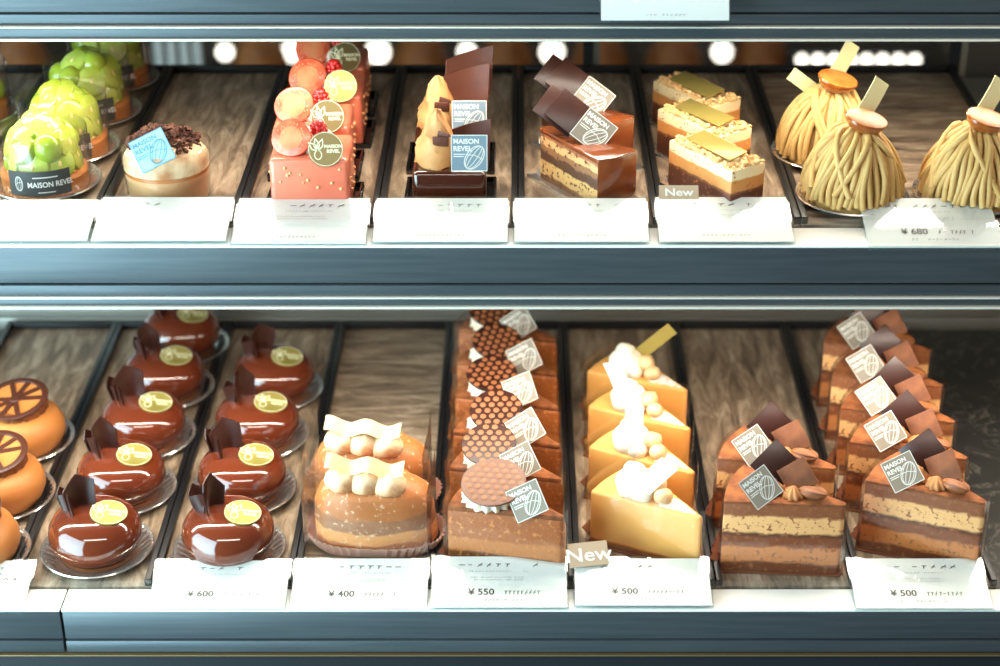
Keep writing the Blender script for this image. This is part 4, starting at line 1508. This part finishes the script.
# ------------------------------------------------------------------ mont blancs
def mont_blanc(px, py, label, plabel, seed, rot=0, flag=0):
    c = P(px, py, ZU)
    foil_plate((c.x, c.y, ZU), 0.0410, plabel, 'silver plates under the chestnut mounds')
    t = thing('chestnut_cream_mound', label, 'cake', (c.x, c.y, ZU + 0.0006), R(rot), 'chestnut cream mounds')

    def sm():
        rnd = random.Random(seed)
        mb = MB()
        mb.lathe([(0.030, 0.0), (0.0315, 0.006), (0.0285, 0.024), (0.0205, 0.042), (0.0100, 0.051), (0.0, 0.0535)], 32)
        n = 50
        for k in range(n):
            a = 2 * PI * k / n + rnd.uniform(-0.05, 0.05)
            tw = 0.35 + rnd.uniform(-0.16, 0.16)
            pts = []
            lift = rnd.uniform(0, 0.0026)
            end = rnd.uniform(0.003, 0.010)
            for s in range(12):
                u = s / 11
                z = 0.0555 - (0.0555 - end) * (u ** 1.35)
                r = 0.0030 + 0.0305 * math.sin(u * PI / 2) ** 0.92 + lift
                aa = a + tw * (1 - u) ** 1.5 + 0.06 * math.sin(u * 6 + k)
                pts.append((r * math.cos(aa), r * math.sin(aa), z + lift))
            mb.tube(pts, 0.0023, 8)
        # a few strands that swoop across the others
        for k in range(4):
            a = rnd.uniform(0, 6.28)
            pts = []
            for s in range(13):
                u = s / 12
                aa = a + (u - 0.5) * 2.0
                r = 0.012 + 0.022 * abs(2 * u - 1) ** 0.9
                z = 0.0535 - 0.040 * abs(2 * u - 1) ** 1.5
                pts.append((r * math.cos(aa) * 1.06, r * math.sin(aa) * 1.06, z + 0.003))
            mb.tube(pts, 0.0023, 8)
        return mb.mesh('cream_strands', W['chest'], 70)
    part('cream_strands', mesh_of(('strands', seed), sm), t)

    def cn():
        mb = MB()
        q = Matrix.Diagonal((1.15, 0.85, 1, 1))
        mb.lathe([(0, -0.0115), (0.0060, -0.0100), (0.0110, -0.005), (0.0130, 0.0), (0.0124, 0.0010)], 32, q)
        mb.lathe([(0.0124, 0.0010), (0.0100, 0.0014), (0, 0.0010)], 32, q, mi=1)
        return mb.mesh('chestnut_half', [W['chestnut'], W['chestnut_cut']], 50)
    part('chestnut_half', mesh_of('chn', cn), t, Matrix.Rotation(-R(rot), 4, 'Z') @ X((0.004, -0.008, 0.0660), 14, 14, 0, 0, 1.05))
    inv = Matrix.Rotation(-R(rot), 4, 'Z')
    part('gold_flag', mesh_of('flag', lambda: MB().sheet(4, 10, lambda u, v: ((u - 0.5) * 0.013, 0.006 * (v - 0.5) ** 2, v * 0.034), 0.0007).mesh('gold_flag', W['flag'], 40)), t, inv @ X((0.001, 0.004, 0.0590), -14, 36, 12))
    if flag:
        part('gold_flag', mesh_of('flag', None), t, inv @ X((-0.008, 0.006, 0.050), -10, -52, 20, 0, 0.8))


W['flag'] = M('pale_gold_strip', (226, 214, 160), 0.3, 0.15)
mont_blanc(851, 201, 'swirled chestnut cream mound with chestnut half, front one of the left pair', 'silver plate under the front left chestnut mound', 31)
mont_blanc(824, 158, 'swirled chestnut cream mound with chestnut half, rear one of the left pair', 'silver plate under the rear chestnut mound', 32, 40, 1)
mont_blanc(968, 200, 'swirled chestnut cream mound cut off by the right edge of the photo', 'silver plate under the chestnut mound at the right edge', 33, 80)

# ------------------------------------------------------------------ kitchen seen behind the case (out of focus)
struct('floor', MB().box(-3, 3, -1.5, 3.4, -0.42, -0.40).mesh('floor', W['floor']))
struct('wall_back', MB().box(-3, 3, 3.40, 3.45, -0.40, 1.6).mesh('wall_back', W['kitchen']))
ct = thing('kitchen_counter', 'dim brown kitchen counter behind the case, seen under the top panel', 'counter', (0, 2.75, -0.40))
part('worktop', MB().box(-1.9, 1.9, -0.45, 0.45, 0.16, 0.18).mesh('worktop', W['counter'], 30, 0.002), ct)
part('cabinet', MB().box(-1.88, 1.88, -0.42, 0.42, 0.0, 0.16).mesh('cabinet', W['kitchen']), ct)
for i, (px, s) in enumerate([(103, 1.1), (225, 0.9), (291, 1.1), (378, 1.3), (467, 0.95), (552, 1.3), (722, 1.1)]):  # glowing balls on stems, added as stand-ins for blurred bright spots behind
    p = PY(px, 52, 2.65)
    t = thing('blur_glow', 'small glowing ball added behind for a bright blur, %s' % ['left of the grape cakes row', 'above the cream cup', 'left of the rearmost strawberry cake', 'right of the rearmost strawberry cake', 'above the caramel cones', 'above the walnut slices', 'above the nut bars'][i], 'added glow', (p.x, p.y, -0.22), 0, 'small glowing balls added for the bright blurs behind')
    hz = p.z + 0.22
    part('stem', MB().lathe([(0.012, 0.0), (0.012, 0.003), (0.003, 0.005), (0.003, hz - 0.008 * s), (0, hz - 0.008 * s)], 16).mesh('stem', W['steel'], 40), t)
    part('glow_ball', MB().blob((0, 0, hz), (0.0135 * s, 0.0135 * s, 0.0135 * s), 16, 10).mesh('glow_ball', W['glow_ball'], 70), t)
for i in range(4):
    p = PY(158 + i * 13, 44, 2.45)
    single('bottle', MB().lathe([(0.0055, 0), (0.006, 0.05), (0.006, p.z + 0.22), (0.003, p.z + 0.23), (0, p.z + 0.232)], 16).mesh('bottle', W['porcelain'], 50), 'white upright bottle on the counter behind the grape cakes', 'bottle', (p.x, p.y, -0.22), 0, 'white bottles on the counter behind')
for i, px in enumerate([20, 258, 340, 420, 505, 600, 675, 760]):
    p = PY(px, 55, 2.55)
    single('bun', mesh_of(('bun', i % 3), lambda: MB().blob((0, 0, 0.060), (0.045, 0.045, 0.075), 20, 12, jit=0.04, seed=i, cut=0).mesh('bun', W['bun'], 70)), 'round brown bun on the counter behind the case', 'bun', (p.x, p.y, -0.22), 0, 'brown buns on the counter behind')
# row of glowing balls added at the right for blurred bright dots
p0, p1 = PY(802, 60, 2.5), PY(915, 60, 2.5)
t = thing('dot_row_glow', 'added row of glowing balls for the bright dots above the wide wooden tray', 'added glow', ((p0.x + p1.x) / 2, 2.5, -0.22))
hw = (p1.x - p0.x) / 2
zz = p0.z + 0.22
part('dot_row_body', MB().box(-hw - 0.02, hw + 0.02, 0.006, 0.03, 0.0, zz + 0.012).mesh('dot_row_body', W['dark'], 30, 0.001), t)
for k in range(8):
    part('glow_ball', mesh_of('sb', lambda: MB().blob((0, 0, 0), (0.0080, 0.0080, 0.0080), 12, 8).mesh('glow_ball', W['glow_ball'], 70)), t, Matrix.Translation((-hw + 2 * hw * k / 7, 0, zz)))
